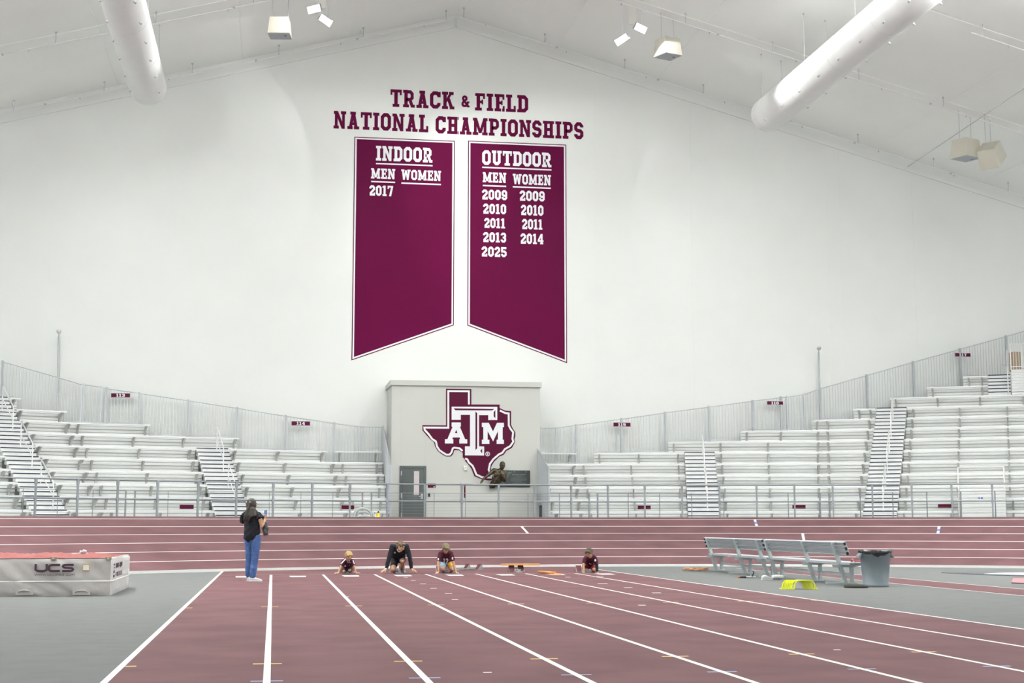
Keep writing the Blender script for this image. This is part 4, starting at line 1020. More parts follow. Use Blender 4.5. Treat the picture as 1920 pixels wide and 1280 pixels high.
# --- team benches
M['bench_alu'] = mat('satin_bench_aluminium', (.50,.53,.57), .4, .35, .5, .03, 6)
M['bench_frame'] = mat('bench_frame_aluminium', (.46,.52,.53), .42, .35, .5, .05, 6)
M['bench_cap'] = mat('black_end_cap', (.02,.02,.03), .5)
def bench(y0, y1, sup, label):
    root = empty('team_bench', (11.4, (y0+y1)/2, 0), label, 'bench', 'aluminium team benches')
    # seat: two planks
    for xa, xb in ((11.27,11.50),(11.51,11.74)):
        m = MB(); m.prism([(xa,y0,.45),(xb,y0,.45),(xb,y0,.405),(xb-.02,y0,.405),(xb-.02,y0,.43),(xa+.02,y0,.43),(xa+.02,y0,.405),(xa,y0,.405)], (0,y1-y0,0), 'bench_alu'); m.build('seat_plank', root)
    # backrest: two channels, lips to the back
    def bk(t): return Vector((11.40-.30*t, 0, t))          # lean of the back post
    nb = Vector((-.75,0,-.66)).normalized()
    m = MB(); d = (bk(.84)-bk(.60)).normalized(); n = Vector((d.z,0,-d.x))
    base = bk(.595)+n*.045
    H = .265
    m.prism([base+Vector((0,y0,0)), base+d*H+Vector((0,y0,0)), base+d*H+n*.02+Vector((0,y0,0)), base+n*.02+Vector((0,y0,0))], (0,y1-y0,0), 'bench_alu')
    for q in (0, .075, .10, .165, .19, .25):
        b0 = base+d*q; m.prism([b0+Vector((0,y0,0)), b0+d*.013+Vector((0,y0,0)), b0+d*.013-n*.045+Vector((0,y0,0)), b0-n*.045+Vector((0,y0,0))], (0,y1-y0,0), 'bench_alu')
    m.build('backrest', root)
    for ye in (y0-.006, y1-.004):
        m = MB()
        for q in (.0, .10, .20):
            b0 = base+d*q-n*.045; m.prism([b0+Vector((0,ye,0)), b0+d*.055+Vector((0,ye,0)), b0+d*.055+n*.05+Vector((0,ye,0)), b0+n*.05+Vector((0,ye,0))], (0,.01,0), 'bench_cap')
        m.build('end_cap', root)
    for ys in sup:
        m = MB(); m.box(10.99,ys-.04,0,11.62,ys+.04,.045,'bench_frame'); m.build('skid', root, bevel=.004)
        m = MB(); m.bar((11.40,ys,.03), bk(.835)+Vector((0,ys,0)), .075,.075,'bench_frame',upv=(0,1,0)); m.build('back_post', root, bevel=.006)
        m = MB(); m.box(11.50,ys-.035,.04,11.57,ys+.035,.36,'bench_frame'); m.build('front_leg', root, bevel=.004)
        m = MB(); m.prism([(11.13,ys-.035,.40),(11.72,ys-.035,.40),(11.72,ys-.035,.375),(11.55,ys-.035,.345),(11.16,ys-.035,.345)], (0,.07,0), 'bench_frame')
        for xx in (11.28,11.5,11.66): m.tube([(xx,ys,.405),(xx,ys,.36)], .012, 'bench_cap', 6)
        m.build('seat_bracket', root)
    m = MB(); m.bar((11.535,sup[0],.195),(11.535,sup[-1],.195),.045,.06,'bench_alu'); m.build('stretcher', root)
bench(33.0, 37.65, (37.35,35.0,33.35), 'aluminium team bench with backrest, the farther of two in line')
bench(28.0, 32.85, (32.7,30.3,28.55), 'aluminium team bench with backrest nearest the grey bin')

# --- bin with bag
M['bin'] = mat('slate_grey_bin_plastic', (.19,.225,.255), .5, 0, .45, .08, 5)
M['bag'] = mat('black_bin_liner', (.012,.012,.014), .22, 0, .6)
root = empty('trash_bin', (11.62,27.55,0), 'round grey trash bin with black liner at the bench end', 'bin')
m = MB(); m.lathe([(.01,.0),(.245,.0),(.25,.015),(.25,.05),(.246,.055),(.285,.56),(.298,.565),(.305,.66),(.312,.665),(.312,.69),(.30,.69),(.28,.58),(.23,.04),(.01,.03)], 'bin', 40, (11.62,27.55,0)); m.build('bin_body', root)
for s in (-1, 1):
    m = MB(); m.prism([(11.62+s*.295,27.47,.66),(11.62+s*.36,27.47,.60),(11.62+s*.365,27.47,.555),(11.62+s*.335,27.47,.56),(11.62+s*.295,27.47,.60)], (0,.16,0), 'bin'); m.build('handle', root, bevel=.008)
m = MB(); c = Vector((11.62,27.55,0)); n = 60; vs = []; prof = [(.27,.60,0),(.29,.70,.006),(.315,.702,.012),(.322,.68,.016),(.320,.655,.02),(.318,.635,.025)]
for r, z, jt in prof:
    for j in range(n):
        a = 2*pi*j/n; w_ = sin(a*11)+.6*sin(a*23+1)+.5*sin(a*5)
        dz = -.045*max(0, sin(a*3+.8))*(z < .64)+.02*(z < .64)*(sin(a*2+2.2) > .2)
        vs.append(c+Vector(((r+jt*.35*w_)*cos(a),(r+jt*.35*w_)*sin(a),z+jt*.5*w_+dz)))
m.mesh(vs, [(i*n+j, i*n+(j+1) % n, (i+1)*n+(j+1) % n, (i+1)*n+j) for i in range(len(prof)-1) for j in range(n)], 'bag', True)
m.build('bin_liner', root)
m = MB(); m.box(11.60,27.232,.60,11.70,27.24,.625,'bench_cap'); m.build('badge', root)
M['disc'] = mat('black_brown_rubber', (.03,.025,.02), .6, 0, .5, .2, 20)
m = MB(); m.lathe([(.01,.0),(.225,.0),(.235,.012),(.235,.04),(.22,.05),(.20,.038),(.01,.038)], 'disc', 36, (11.05,27.15,0)); tag(m.build('bin_lid'), 'flat dark round lid on the floor in front of the grey bin', 'lid')
# --- yellow mini hurdles
M['hurdle'] = mat('neon_yellow_plastic', (.80,.84,.02), .4, 0, .5)
def hurdle(name):
    m = MB(); W = .43; P = [(-.02,-.0,.0),(.0,0,.03),(.02,0,.11),(.055,0,.155),(.10,0,.168),(W-.10,0,.168),(W-.055,0,.155),(W-.02,0,.11),(W,0,.03),(W+.02,0,.0)]
    n = len(P); vs = []
    for x, y, z in P:
        nx_ = (x-W/2)*.10
        vs += [(x,-.019,z),(x,.019,z),(x+(.014 if x < W/2 else -.014)*(z < .16),.019,z-.012*(z > .15)),(x+(.014 if x < W/2 else -.014)*(z < .16),-.019,z-.012*(z > .15))]
    fs = []
    for i in range(n-1):
        a, b = i*4, i*4+4
        for j in range(4): fs.append((a+j, a+(j+1) % 4, b+(j+1) % 4, b+j))
    m.mesh(vs, fs, 'hurdle'); m.box(-.035,-.05,0,.0,.05,.018,'hurdle'); m.box(W,-.05,0,W+.035,.05,.018,'hurdle')
    return m.build(name)
h0 = hurdle('mini_hurdle'); h0.location = (9.62, 26.65, 0)
tag(h0, 'neon yellow mini hurdle, one of a nested row on the grey floor', 'mini hurdle', 'nested yellow mini hurdles')
for i in range(1, 8):
    h = h0.copy(); COL.objects.link(h); h.location = (9.60-.0215*i, 26.65+.024*i, 0)
# --- loose things on the floor
M['orange'] = mat('orange_cord', (.62,.22,.06), .7, 0, .3, .2, 10)
M['orange_pale'] = mat('faded_orange_tape', (.68,.40,.25), .7)
m = MB()
for q in range(6):
    pts = []; cx_, cy_ = 10.75+.05*q, 37.45
    for i in range(26):
        a = i*.8+q; pts.append((cx_+.22*sin(a*.7+q)*(.4+.1*q)+.1*sin(i*1.9), cy_+.18*cos(a*.9+q), .02+.05*abs(sin(a*1.3+q))*(.5+.5*sin(i*.4+q))**2+.01))
    m.tube(pts, .013, 'orange' if q % 2 else 'orange_pale', 6)
tag(m.build('rope_tangle'), 'tangle of orange and pale rope on the floor behind the farther bench', 'rope')
root = empty('hand_tool', (10.52,32.1,0), 'small hand tool with orange tip on the floor behind the bench', 'tool')
m = MB(); m.tube([(10.36,32.2,.03),(10.50,32.15,.03)], [.02,.024], 'bench_cap', 8); m.build('grip', root)
m = MB(); m.tube([(10.33,32.21,.03),(10.37,32.2,.03)], .024, 'orange', 8); m.build('tip', root)
m = MB(); m.tube([(10.50,32.15,.03),(10.70,32.08,.03)], .016, 'steel', 8); m.tube([(10.62,32.1,.04),(10.66,32.09,.13),(10.64,32.1,.16)], .014, 'bench_cap', 6); m.build('metal_body', root)
M['shoe_white'] = mat('white_shoe', (.74,.74,.74), .55, 0, .4, .06, 30)
def shoe(mb_, c, ang, k='shoe_white', L=.28, sole='line', sc=1.0, roll=0):
    mt = Matrix.Translation(c) @ Matrix.Rotation(ang,4,'Z') @ Matrix.Rotation(roll,4,'X') @ Matrix.Scale(sc,4)
    st = [(-.14,.034,.05,.075),(-.10,.040,.055,.10),(-.05,.040,.05,.105),(0,.040,.045,.09),(.05,.045,.04,.07),(.10,.045,.034,.055),(.135,.030,.028,.045),(.15,.012,.024,.034)]
    n = 12; vs = []
    for x, hw, zc, zt in st:
        for j in range(n):
            a = 2*pi*j/n; y = hw*cos(a); z = sin(a); z = .012+ (zt-.012)*(z*.5+.5)**.8
            vs.append(mt @ Vector((x,y,z)))
    fs = [(i*n+j, i*n+(j+1) % n, (i+1)*n+(j+1) % n, (i+1)*n+j) for i in range(len(st)-1) for j in range(n)]+[tuple(range(n-1,-1,-1)), tuple(range((len(st)-1)*n, len(st)*n))]
    mb_.mesh(vs, fs, k, True)
    so = []
    for z in (0, .026):
        for x, hw, _, _ in st: so.append(mt @ Vector((x*1.02, hw*1.08, z)))
        for x, hw, _, _ in st[::-1]: so.append(mt @ Vector((x*1.02, -hw*1.08, z)))
    N = 2*len(st)
    mb_.mesh(so, [tuple(range(N-1,-1,-1)), tuple(range(N,2*N))]+[(i,(i+1) % N,N+(i+1) % N,N+i) for i in range(N)], sole)
for i, (x, y, a, rl) in enumerate(((10.68,31.25,.3,0),(10.95,31.35,.15,1.2))):
    m = MB(); shoe(m, Vector((x,y,.045 if rl else 0)), a, roll=rl); o = m.build('running_shoe')
    m = MB()
    for q in range(4): m.tube([(x-.01+.03*q,y-.03,.10-.012*q),(x+.01+.03*q,y+.03,.10-.012*q)], .005, 'bench_cap', 5)
    m.build('laces', o)
    tag(o, ('white running shoe standing upright behind the nearer bench', 'white running shoe lying on its side behind the nearer bench')[i], 'shoe')
M['red_plastic'] = mat('red_plastic', (.40,.01,.03), .35)
m = MB(); m.tube([(11.50,28.45,.47),(11.58,28.6,.50),(11.66,28.75,.475)], [.018,.022,.018], 'red_plastic', 8); m.tube([(11.55,28.4,.463),(11.72,28.55,.463)], [.012,.016], 'red_plastic', 8); m.ball((11.52,28.48,.475), .025, 'red_plastic', 8)
tag(m.build('red_pliers'), 'small red plastic tool lying on the seat end of the nearer bench', 'tool')
# --- floor mats at right
M['dark_edge'] = mat('dark_mat_edge', (.06,.065,.09), .7)
M['white_mat'] = mat('white_mat_top', (.80,.79,.77), .6)
M['pink_mat'] = mat('faded_red_mat', (.42,.17,.19), .7, 0, .3, .1, 4)
root = empty('throwing_mat', (17.6,34.0,0), 'large flat white mat with dark edging at the far right', 'mat')
m = MB(); m.prism([(16.45,34.9,0),(16.75,33.2,0),(18.5,31.0,0),(21.5,31.0,0),(21.5,34.9,0)], (0,0,.012), 'dark_edge'); m.build('dark_border', root)
m = MB(); m.prism([(17.0,33.75,.012),(18.6,31.3,.012),(21.3,31.3,.012),(21.3,34.45,.012),(17.9,34.45,.012)], (0,0,.006), 'white_mat'); m.build('white_top', root)
root = empty('red_mat', (16.5,29.5,0), 'faded red mat with a white patch in front of the white mat', 'mat')
m = MB(); m.prism([(16.2,30.8,0),(15.0,28.6,0),(15.3,27.6,0),(19.0,27.6,0),(19.0,30.8,0)], (0,0,.02), 'pink_mat'); m.face([(15.0,28.6,.0),(15.3,27.6,.0),(15.3,27.6,.02),(15.0,28.6,.02)], 'dark_edge'); m.build('mat_sheet', root)
m = MB(); m.mesh([Vector((16.55+.75*cos(2*pi*i/24), 29.15+.5*sin(2*pi*i/24), .022)) for i in range(24)], [tuple(range(24))], 'white_mat'); m.build('white_patch', root)
# --- starting blocks
M['block_metal'] = mat('cast_block_aluminium', (.34,.37,.38), .4, .5, .5, .06, 10)
M['pedal'] = mat('maroon_block_pad', (.11,.035,.04), .8, 0, .3, .1, 30)
def blocks(x, y, rot, label, off=(.0, .22)):
    """rail along local y, pedals sloping towards the start line (-y)"""
    root = empty('starting_block', (x,y,0), label, 'starting block', 'starting blocks on the sprint lanes')
    mt = Matrix.Translation((x,y,0)) @ Matrix.Rotation(rot,4,'Z')
    m = MB(); m.box(-.035,-.38,.015,.035,.45,.05,'block_metal',mt); m.box(-.09,-.40,0,.09,-.33,.03,'block_metal',mt); m.box(-.09,.40,0,.09,.46,.03,'block_metal',mt); m.box(-.05,-.36,.05,.05,-.24,.075,'block_metal',mt); m.build('rail', root, bevel=.004)
    for s, o in ((-1, off[0]), (1, off[1])):
        a = .05*s; b = .19*s; x0, x1 = min(a,b), max(a,b)
        m = MB()
        m.prism([mt @ Vector(p) for p in ((x0,o-.0,.02),(x0,o+.10,.165),(x0,o+.125,.155),(x0,o+.04,.02))], mt.to_3x3() @ Vector((x1-x0,0,0)), 'pedal'); p = m.build('pedal', root, bevel=.004)
        m = MB()
        for xx in (x0-.006, x1-.006): m.prism([mt @ Vector(q) for q in ((xx,o-.02,0),(xx,o+.09,.135),(xx,o+.135,.145),(xx,o+.15,0))], mt.to_3x3() @ Vector((.009,0,0)), 'block_metal')
        m.build('side_frame', p)
blocks(1.83, 37.05, 0, 'starting block under the blond boy')
blocks(3.10, 37.1, 0, 'starting block behind the kneeling man')
blocks(4.28, 37.35, 0, 'starting block behind the boy in the number 12 shirt')
blocks(5.08, 39.0, radians(-62), 'starting block set askew right of the boy in the number 12 shirt')
blocks(6.13, 37.3, 0, 'starting block carrying the orange plank', (.0,.02))
blocks(7.83, 37.1, 0, 'starting block behind the boy with the black arm sleeve')
M['plank'] = mat('orange_tan_wood', (.62,.31,.09), .5, 0, .4, .1, 6)
p0 = at_y(939, 1063, 37.42); p1 = at_y(1011.5, 1063, 37.42)
m = MB(); m.box(p0.x,37.32,.166,p1.x,37.46,.206,'plank'); tag(m.build('wood_plank', bevel=.006), 'long orange wooden plank lying across a starting block', 'plank')
M['orange_flat'] = mat('bright_orange_plastic', (.80,.24,.05), .45)
root = empty('marker_board', (6.6,35.7,0), 'pair of folded orange boards on the start line right of the plank', 'board')
m = MB(); m.prism([(6.50,36.15,.0),(6.68,35.1,.0),(6.86,35.1,.0),(6.62,36.15,.0)], (0,0,.03), 'orange_flat'); m.build('lower_leaf', root, bevel=.004)
m = MB(); m.prism([(6.45,36.2,.034),(6.60,35.4,.034),(6.78,35.4,.034),(6.57,36.2,.034)], (0,0,.028), 'plank'); m.build('upper_leaf', root, bevel=.004)
# --- behind the bank: chair, cone, bottle
M['chair_grey'] = mat('grey_resin', (.40,.42,.42), .5)
cc = at_y(681, 968, 50.2); cz = .92
root = empty('resin_chair', (cc.x,cc.y,cz), 'grey resin armchair half hidden behind the top edge of the track', 'chair')
W = .29; top = at_y(681,953,50.2).z
m = MB(); N = 14; zb = top-.48
pts = [(cc.x-W, 50.2, zb)]+[(cc.x+W*cos(pi-pi*i/N), 50.2+.0, top-.24+.24*sin(pi*i/N)) for i in range(N+1)]+[(cc.x+W, 50.2, zb)]
m.tube(pts, .05, 'chair_grey', 8)
for dz, hw in ((.33,.20),(.20,.24),(.06,.26)):
    m.tube([(cc.x+hw*cos(pi-pi*i/10), 50.22, zb+dz-.06+.09*sin(pi*i/10)) for i in range(11)], .042, 'chair_grey', 6)
m.build('backrest', root)
m = MB(); m.box(cc.x-W,49.72,zb-.06,cc.x+W,50.24,zb-.02,'chair_grey'); m.build('seat', root, bevel=.02)
for sx in (-1,1):
    m = MB(); m.tube([(cc.x+sx*(W+.03),50.2,zb+.2),(cc.x+sx*(W+.05),49.78,zb+.2),(cc.x+sx*(W+.05),49.72,zb-.04)], .03, 'chair_grey', 8); m.build('armrest', root)
    for yy in (49.76, 50.2):
        m = MB(); m.tube([(cc.x+sx*W*.95,yy,zb-.04),(cc.x+sx*(W+.03),yy+(.03 if yy > 50 else -.02),cz)], [.03,.022], 'chair_grey', 8); m.build('leg', root)
M['cone_yellow'] = mat('yellow_cone_plastic', (.85,.62,.01), .5)
c = at_y(709, 970, 50.0); zt = at_y(709,958.5,50.0).z
root = empty('floor_cone', (c.x,50.0,.92), 'yellow cone with dark tip behind the top edge of the track', 'cone')
m = MB(); m.lathe([(.26,.92),(.26,.95),(.20,.95),(.035,zt-.05)], 'cone_yellow', 20, (c.x,50,0)); m.build('cone_body', root)
m = MB(); m.lathe([(.03,zt-.05),(.034,zt-.02),(.02,zt+.01),(.004,zt+.012)], 'black', 12, (c.x+.005,50,0)); m.build('tip', root)
c = at_y(703.3, 970, 50.05); zt = at_y(703,963,50.0).z
root = empty('spray_bottle', (c.x,50.05,.92), 'white bottle standing next to the yellow cone', 'bottle')
m = MB(); m.lathe([(.01,.92),(.06,.92),(.06,zt-.12),(.025,zt-.03),(.025,zt)], 'white_plastic', 14, (c.x,50.05,0)); m.build('bottle_body', root)
m = MB(); m.tube([(c.x,50.05,zt),(c.x,50.05,zt+.03),(c.x-.04,50.03,zt+.04)], .02, 'galv_dark', 6); m.build('spray_head', root)
# ================================================================== PEOPLE
M['skin'] = mat('skin', (.45,.245,.155), .5, 0, .4, .06, 20)
M['skin_kid'] = mat('child_skin', (.49,.275,.175), .5, 0, .4, .06, 20)
M['lip'] = mat('lip', (.36,.13,.11), .5)
M['eye'] = mat('eye_dark', (.03,.022,.02), .25)
M['brow'] = mat('brow', (.19,.11,.07), .8)
M['hair_brown'] = mat('long_brown_hair', (.022,.0135,.009), .42, 0, .5, .3, 14, .12, 60)
M['hair_short'] = mat('short_brown_hair', (.12,.088,.055), .6, 0, .4, .35, 40, .5, 120)
M['hair_boy'] = mat('light_brown_hair', (.17,.135,.078), .6, 0, .4, .35, 40, .5, 120)
M['hair_dark'] = mat('dark_brown_hair', (.095,.072,.045), .6, 0, .4, .35, 40, .5, 120)
M['hair_blond'] = mat('blond_hair', (.42,.29,.12), .6, 0, .4, .3, 40, .5, 120)
M['black_cloth'] = mat('black_cloth', (.012,.013,.018), .85, 0, .3, .2, 20, .3, 60)
M['jeans'] = mat('blue_denim', (.075,.14,.33), .85, 0, .2, .22, 14, .4, 70)
M['maroon_shirt'] = mat('maroon_jersey', (.065,.010,.024), .8, 0, .3, .15, 20)
M['plum_shirt'] = mat('plum_jersey', (.07,.008,.038), .8, 0, .3, .15, 20)
M['red_shorts'] = mat('red_shorts_cloth', (.22,.012,.025), .8)
M['gold_cloth'] = mat('gold_shorts_cloth', (.60,.32,.03), .8)
M['sky_cloth'] = mat('pale_blue_shorts_cloth', (.30,.45,.58), .8)
M['white_cloth'] = mat('white_cloth', (.78,.78,.80), .7)
M['dark_shoe'] = mat('dark_shoe', (.035,.04,.05), .6)
M['purple'] = mat('purple_tag', (.13,.09,.32), .5)
M['bag_grey'] = mat('grey_glossy_bag', (.085,.085,.085), .28, .1, .5, .25, 12)
M['phone_blue'] = mat('phone_case', (.025,.03,.09), .3)
M['phone_screen'] = mat('lit_phone_screen', (.05,.09,.2), .2, emit=(.12,.22,.5), estr=.5)

def etube(mb, pts, rad, k, side=None, n=14):
    """closed tapered tube with rounded ends; rad entries r or (across, deep); side = direction of 'across'"""
    pts = [Vector(p) for p in pts]; rad = [(r, r) if not isinstance(r, tuple) else r for r in rad]
    def en(p, q, r, s):
        d = (p-q).normalized(); m = min(r); out = []
        for t in (.35, .7, .94): out.append((p+d*m*sin(t*pi/2)*1.0, (r[0]*cos(t*pi/2), r[1]*cos(t*pi/2))))
        return out
    A = en(pts[0], pts[1], rad[0], 1)[::-1]; B = en(pts[-1], pts[-2], rad[-1], 1)
    seq = A+list(zip(pts, rad))+B
    vs = []; fs = []; prev = Vector(side) if side is not None else None; N = len(seq)
    for i, (p, r) in enumerate(seq):
        t = (seq[min(i+1, N-1)][0]-seq[max(i-1, 0)][0]).normalized()
        a = prev if prev is not None else t.cross(Vector((.3,.2,1)))
        a = (a-t*a.dot(t))
        if a.length < 1e-4: a = t.cross(Vector((1,.1,0)))
        a.normalize(); prev = Vector(side) if side is not None else a; b = t.cross(a)
        for j in range(n):
            an = 2*pi*j/n; vs.append(p+a*cos(an)*r[0]+b*sin(an)*r[1])
    for i in range(N-1):
        for j in range(n): fs.append((i*n+j, i*n+(j+1) % n, (i+1)*n+(j+1) % n, (i+1)*n+j))
    fs.append(tuple(range(n-1, -1, -1))); fs.append(tuple(range((N-1)*n, N*n)))
    mb.mesh(vs, fs, k, True)

def fuse(mb, name, parent, voxel, paint=None, smooth=4, mats=None, disp=None):
    """merge overlapping closed shapes into one continuous skin"""
    o = mb.build('tmp')
    r = o.modifiers.new('r', 'REMESH'); r.mode = 'VOXEL'; r.voxel_size = voxel; r.use_smooth_shade = True
    s = o.modifiers.new('s', 'SMOOTH'); s.factor = .5; s.iterations = smooth
    bpy.context.view_layer.update()
    me = bpy.data.meshes.new_from_object(o.evaluated_get(bpy.context.evaluated_depsgraph_get()))
    old = o.data; bpy.data.objects.remove(o); bpy.data.meshes.remove(old)
    me.name = name; me.materials.clear()
    for mm in (mats or [mb.mats[0].name]): me.materials.append(M[mm] if mm in M else bpy.data.materials[mm])
    if disp:
        for v in me.vertices: v.co = disp(v.co.copy(), v.normal.copy())
    if paint:
        idx = [paint(p.center) for p in me.polygons]; me.polygons.foreach_set('material_index', idx)
    me.polygons.foreach_set('use_smooth', [True]*len(me.polygons)); me.update()
    q = bpy.data.objects.new(name, me); COL.objects.link(q)
    if parent: put(q, parent)
    return q

class Frame:
    """head frame: f forward, u up, s to the head's own left seen from the front = image right when facing the camera"""
    def __init__(F, c, f, u, sc): 
        F.c = Vector(c); F.f = Vector(f).normalized(); u = Vector(u); F.s = u.cross(F.f).normalized(); F.u = F.f.cross(F.s).normalized(); F.k = sc
    def p(F, s, f, u): return F.c+(F.s*s+F.f*f+F.u*u)*F.k
    def loc(F, q): d = q-F.c; return d.dot(F.s)/F.k, d.dot(F.f)/F.k, d.dot(F.u)/F.k
    def m(F): return Matrix((F.s, F.f, F.u)).transposed().to_4x4()

def add_head(mb, F, k, neck):
    b = lambda s, f, u, r: mb.ball(F.p(s, f, u), tuple(q*F.k for q in r), k, 16, F.m())
    b(0,-.012,.028,(.076,.094,.090)); b(0,.018,-.032,(.060,.072,.078)); b(0,.048,-.082,(.034,.034,.030))      # skull, face, chin
    b(0,.082,.030,(.052,.018,.016))                                                                        # brow ridge
    etube(mb, [F.p(0,.090,.018), F.p(0,.102,-.010), F.p(0,.108,-.026)], [.009*F.k,.012*F.k,.015*F.k], k, n=8)    # nose
    b(-.011,.098,-.030,(.010,.010,.008)); b(.011,.098,-.030,(.010,.010,.008))
    b(0,.086,-.056,(.024,.012,.012))                                                                       # mouth
    for s in (-1, 1):
        b(s*.079,-.004,-.004,(.010,.022,.033)); b(s*.040,.070,-.018,(.022,.016,.018))                        # ear, cheek
    etube(mb, [F.p(0,-.018,-.05), (F.p(0,-.02,-.05)+Vector(neck))/2, neck], [(.050*F.k),(.052*F.k),(.062*F.k)], k)
def head_paint(F):
    def fn(q):
        s, f, u = F.loc(q)
        if f > .055 and abs(u-.012) < .0085 and .018 < abs(s) < .045: return 1
        if f > .06 and abs(u-.032) < .006 and .014 < abs(s) < .05: return 2
        if f > .075 and abs(u+.057) < .008 and abs(s) < .024: return 3
        return 0
    return fn

def add_hand(mb, wrist, d, n, th, k, sc=1.0, spread=.35, curl=(.25,.35,.3), thumb_out=.8, lift=0.0):
    """d finger direction, n back-of-hand normal, th thumb side"""
    d = Vector(d).normalized(); n = Vector(n); n = (n-d*n.dot(d)).normalized(); t = n.cross(d)
    if t.dot(Vector(th)) < 0: t = -t
    w = Vector(wrist); L = .095*sc
    etube(mb, [w, w+d*L*.5, w+d*L], [(.024*sc,.017*sc),(.036*sc,.014*sc),(.038*sc,.012*sc)], k, side=t, n=12)
    for i, (off, ln, r) in enumerate(((.029,.072,.0088),(.010,.080,.0092),(-.009,.074,.0088),(-.027,.058,.0078))):
        p = w+d*L*(.96-abs(off-.005)*2)+t*off*sc; dd = (d+t*off/.03*spread*.5).normalized(); pts = [p]; rr = [r*sc*1.05]
        a = 0
        for j, fr in enumerate((.42,.32,.26)):
            a += curl[j]; q = dd*cos(a)-n*sin(a); p = p+q*ln*sc*fr; pts.append(p); rr.append(r*sc*(1-.08*(j+1)))
        etube(mb, pts, rr, k, n=8)
    p = w+d*.022*sc+t*.026*sc; a = (d*.75+t*thumb_out-n*.15).normalized(); b = (d*1.0+t*thumb_out*.45-n*.25).normalized()
    etube(mb, [p, p+a*.040*sc, p+a*.040*sc+b*.030*sc, p+a*.040*sc+b*.054*sc], [.014*sc,.011*sc,.010*sc,.008*sc], k, n=8)

def short_hair(F, k, parent, fringe=1.0, wild=1.0, name='hair'):
    mb = MB(); rnd = random.Random(int(F.c.x*1000) % 997)
    b = lambda s, f, u, r: mb.ball(F.p(s, f, u), tuple(q*F.k for q in r), k, 14, F.m())
    b(0,-.020,.046,(.089,.099,.093)); b(0,-.055,.000,(.083,.066,.085))
    for s in (-1, 1): b(s*.064,-.002,.040,(.028,.060,.050))
    b(0,.054,.085,(.066,.048,.034))
    for i in range(46):                                        # tufts
        a = rnd.uniform(-pi, pi); e = rnd.uniform(.15, 1.35)
        c = Vector((cos(e)*sin(a)*.083, -.02+cos(e)*cos(a)*.093, .045+sin(e)*.083))
        dn = Vector((c.x*1.2, c.y*1.0+.02, -.06+rnd.uniform(-.03,.02)*wild)).normalized()
        if c.y > .03 and fringe <= 0: dn = Vector((0,-.4,.5))
        L = .034*(1+.7*(c.y > .02)*fringe)
        p = F.p(*c); q = F.p(*(c+dn*L*.5+Vector((0,.004,.0)))); r = F.p(*(c+dn*L+Vector((0,.0,-.012))))
        etube(mb, [p, q, r], [.018*F.k,.016*F.k,.008*F.k], k, n=6)
    return fuse(mb, name, parent, .006, smooth=4, mats=[k])

def P3(t): return at_y(*t)
def lerp(a, b, t): return a+(b-a)*t

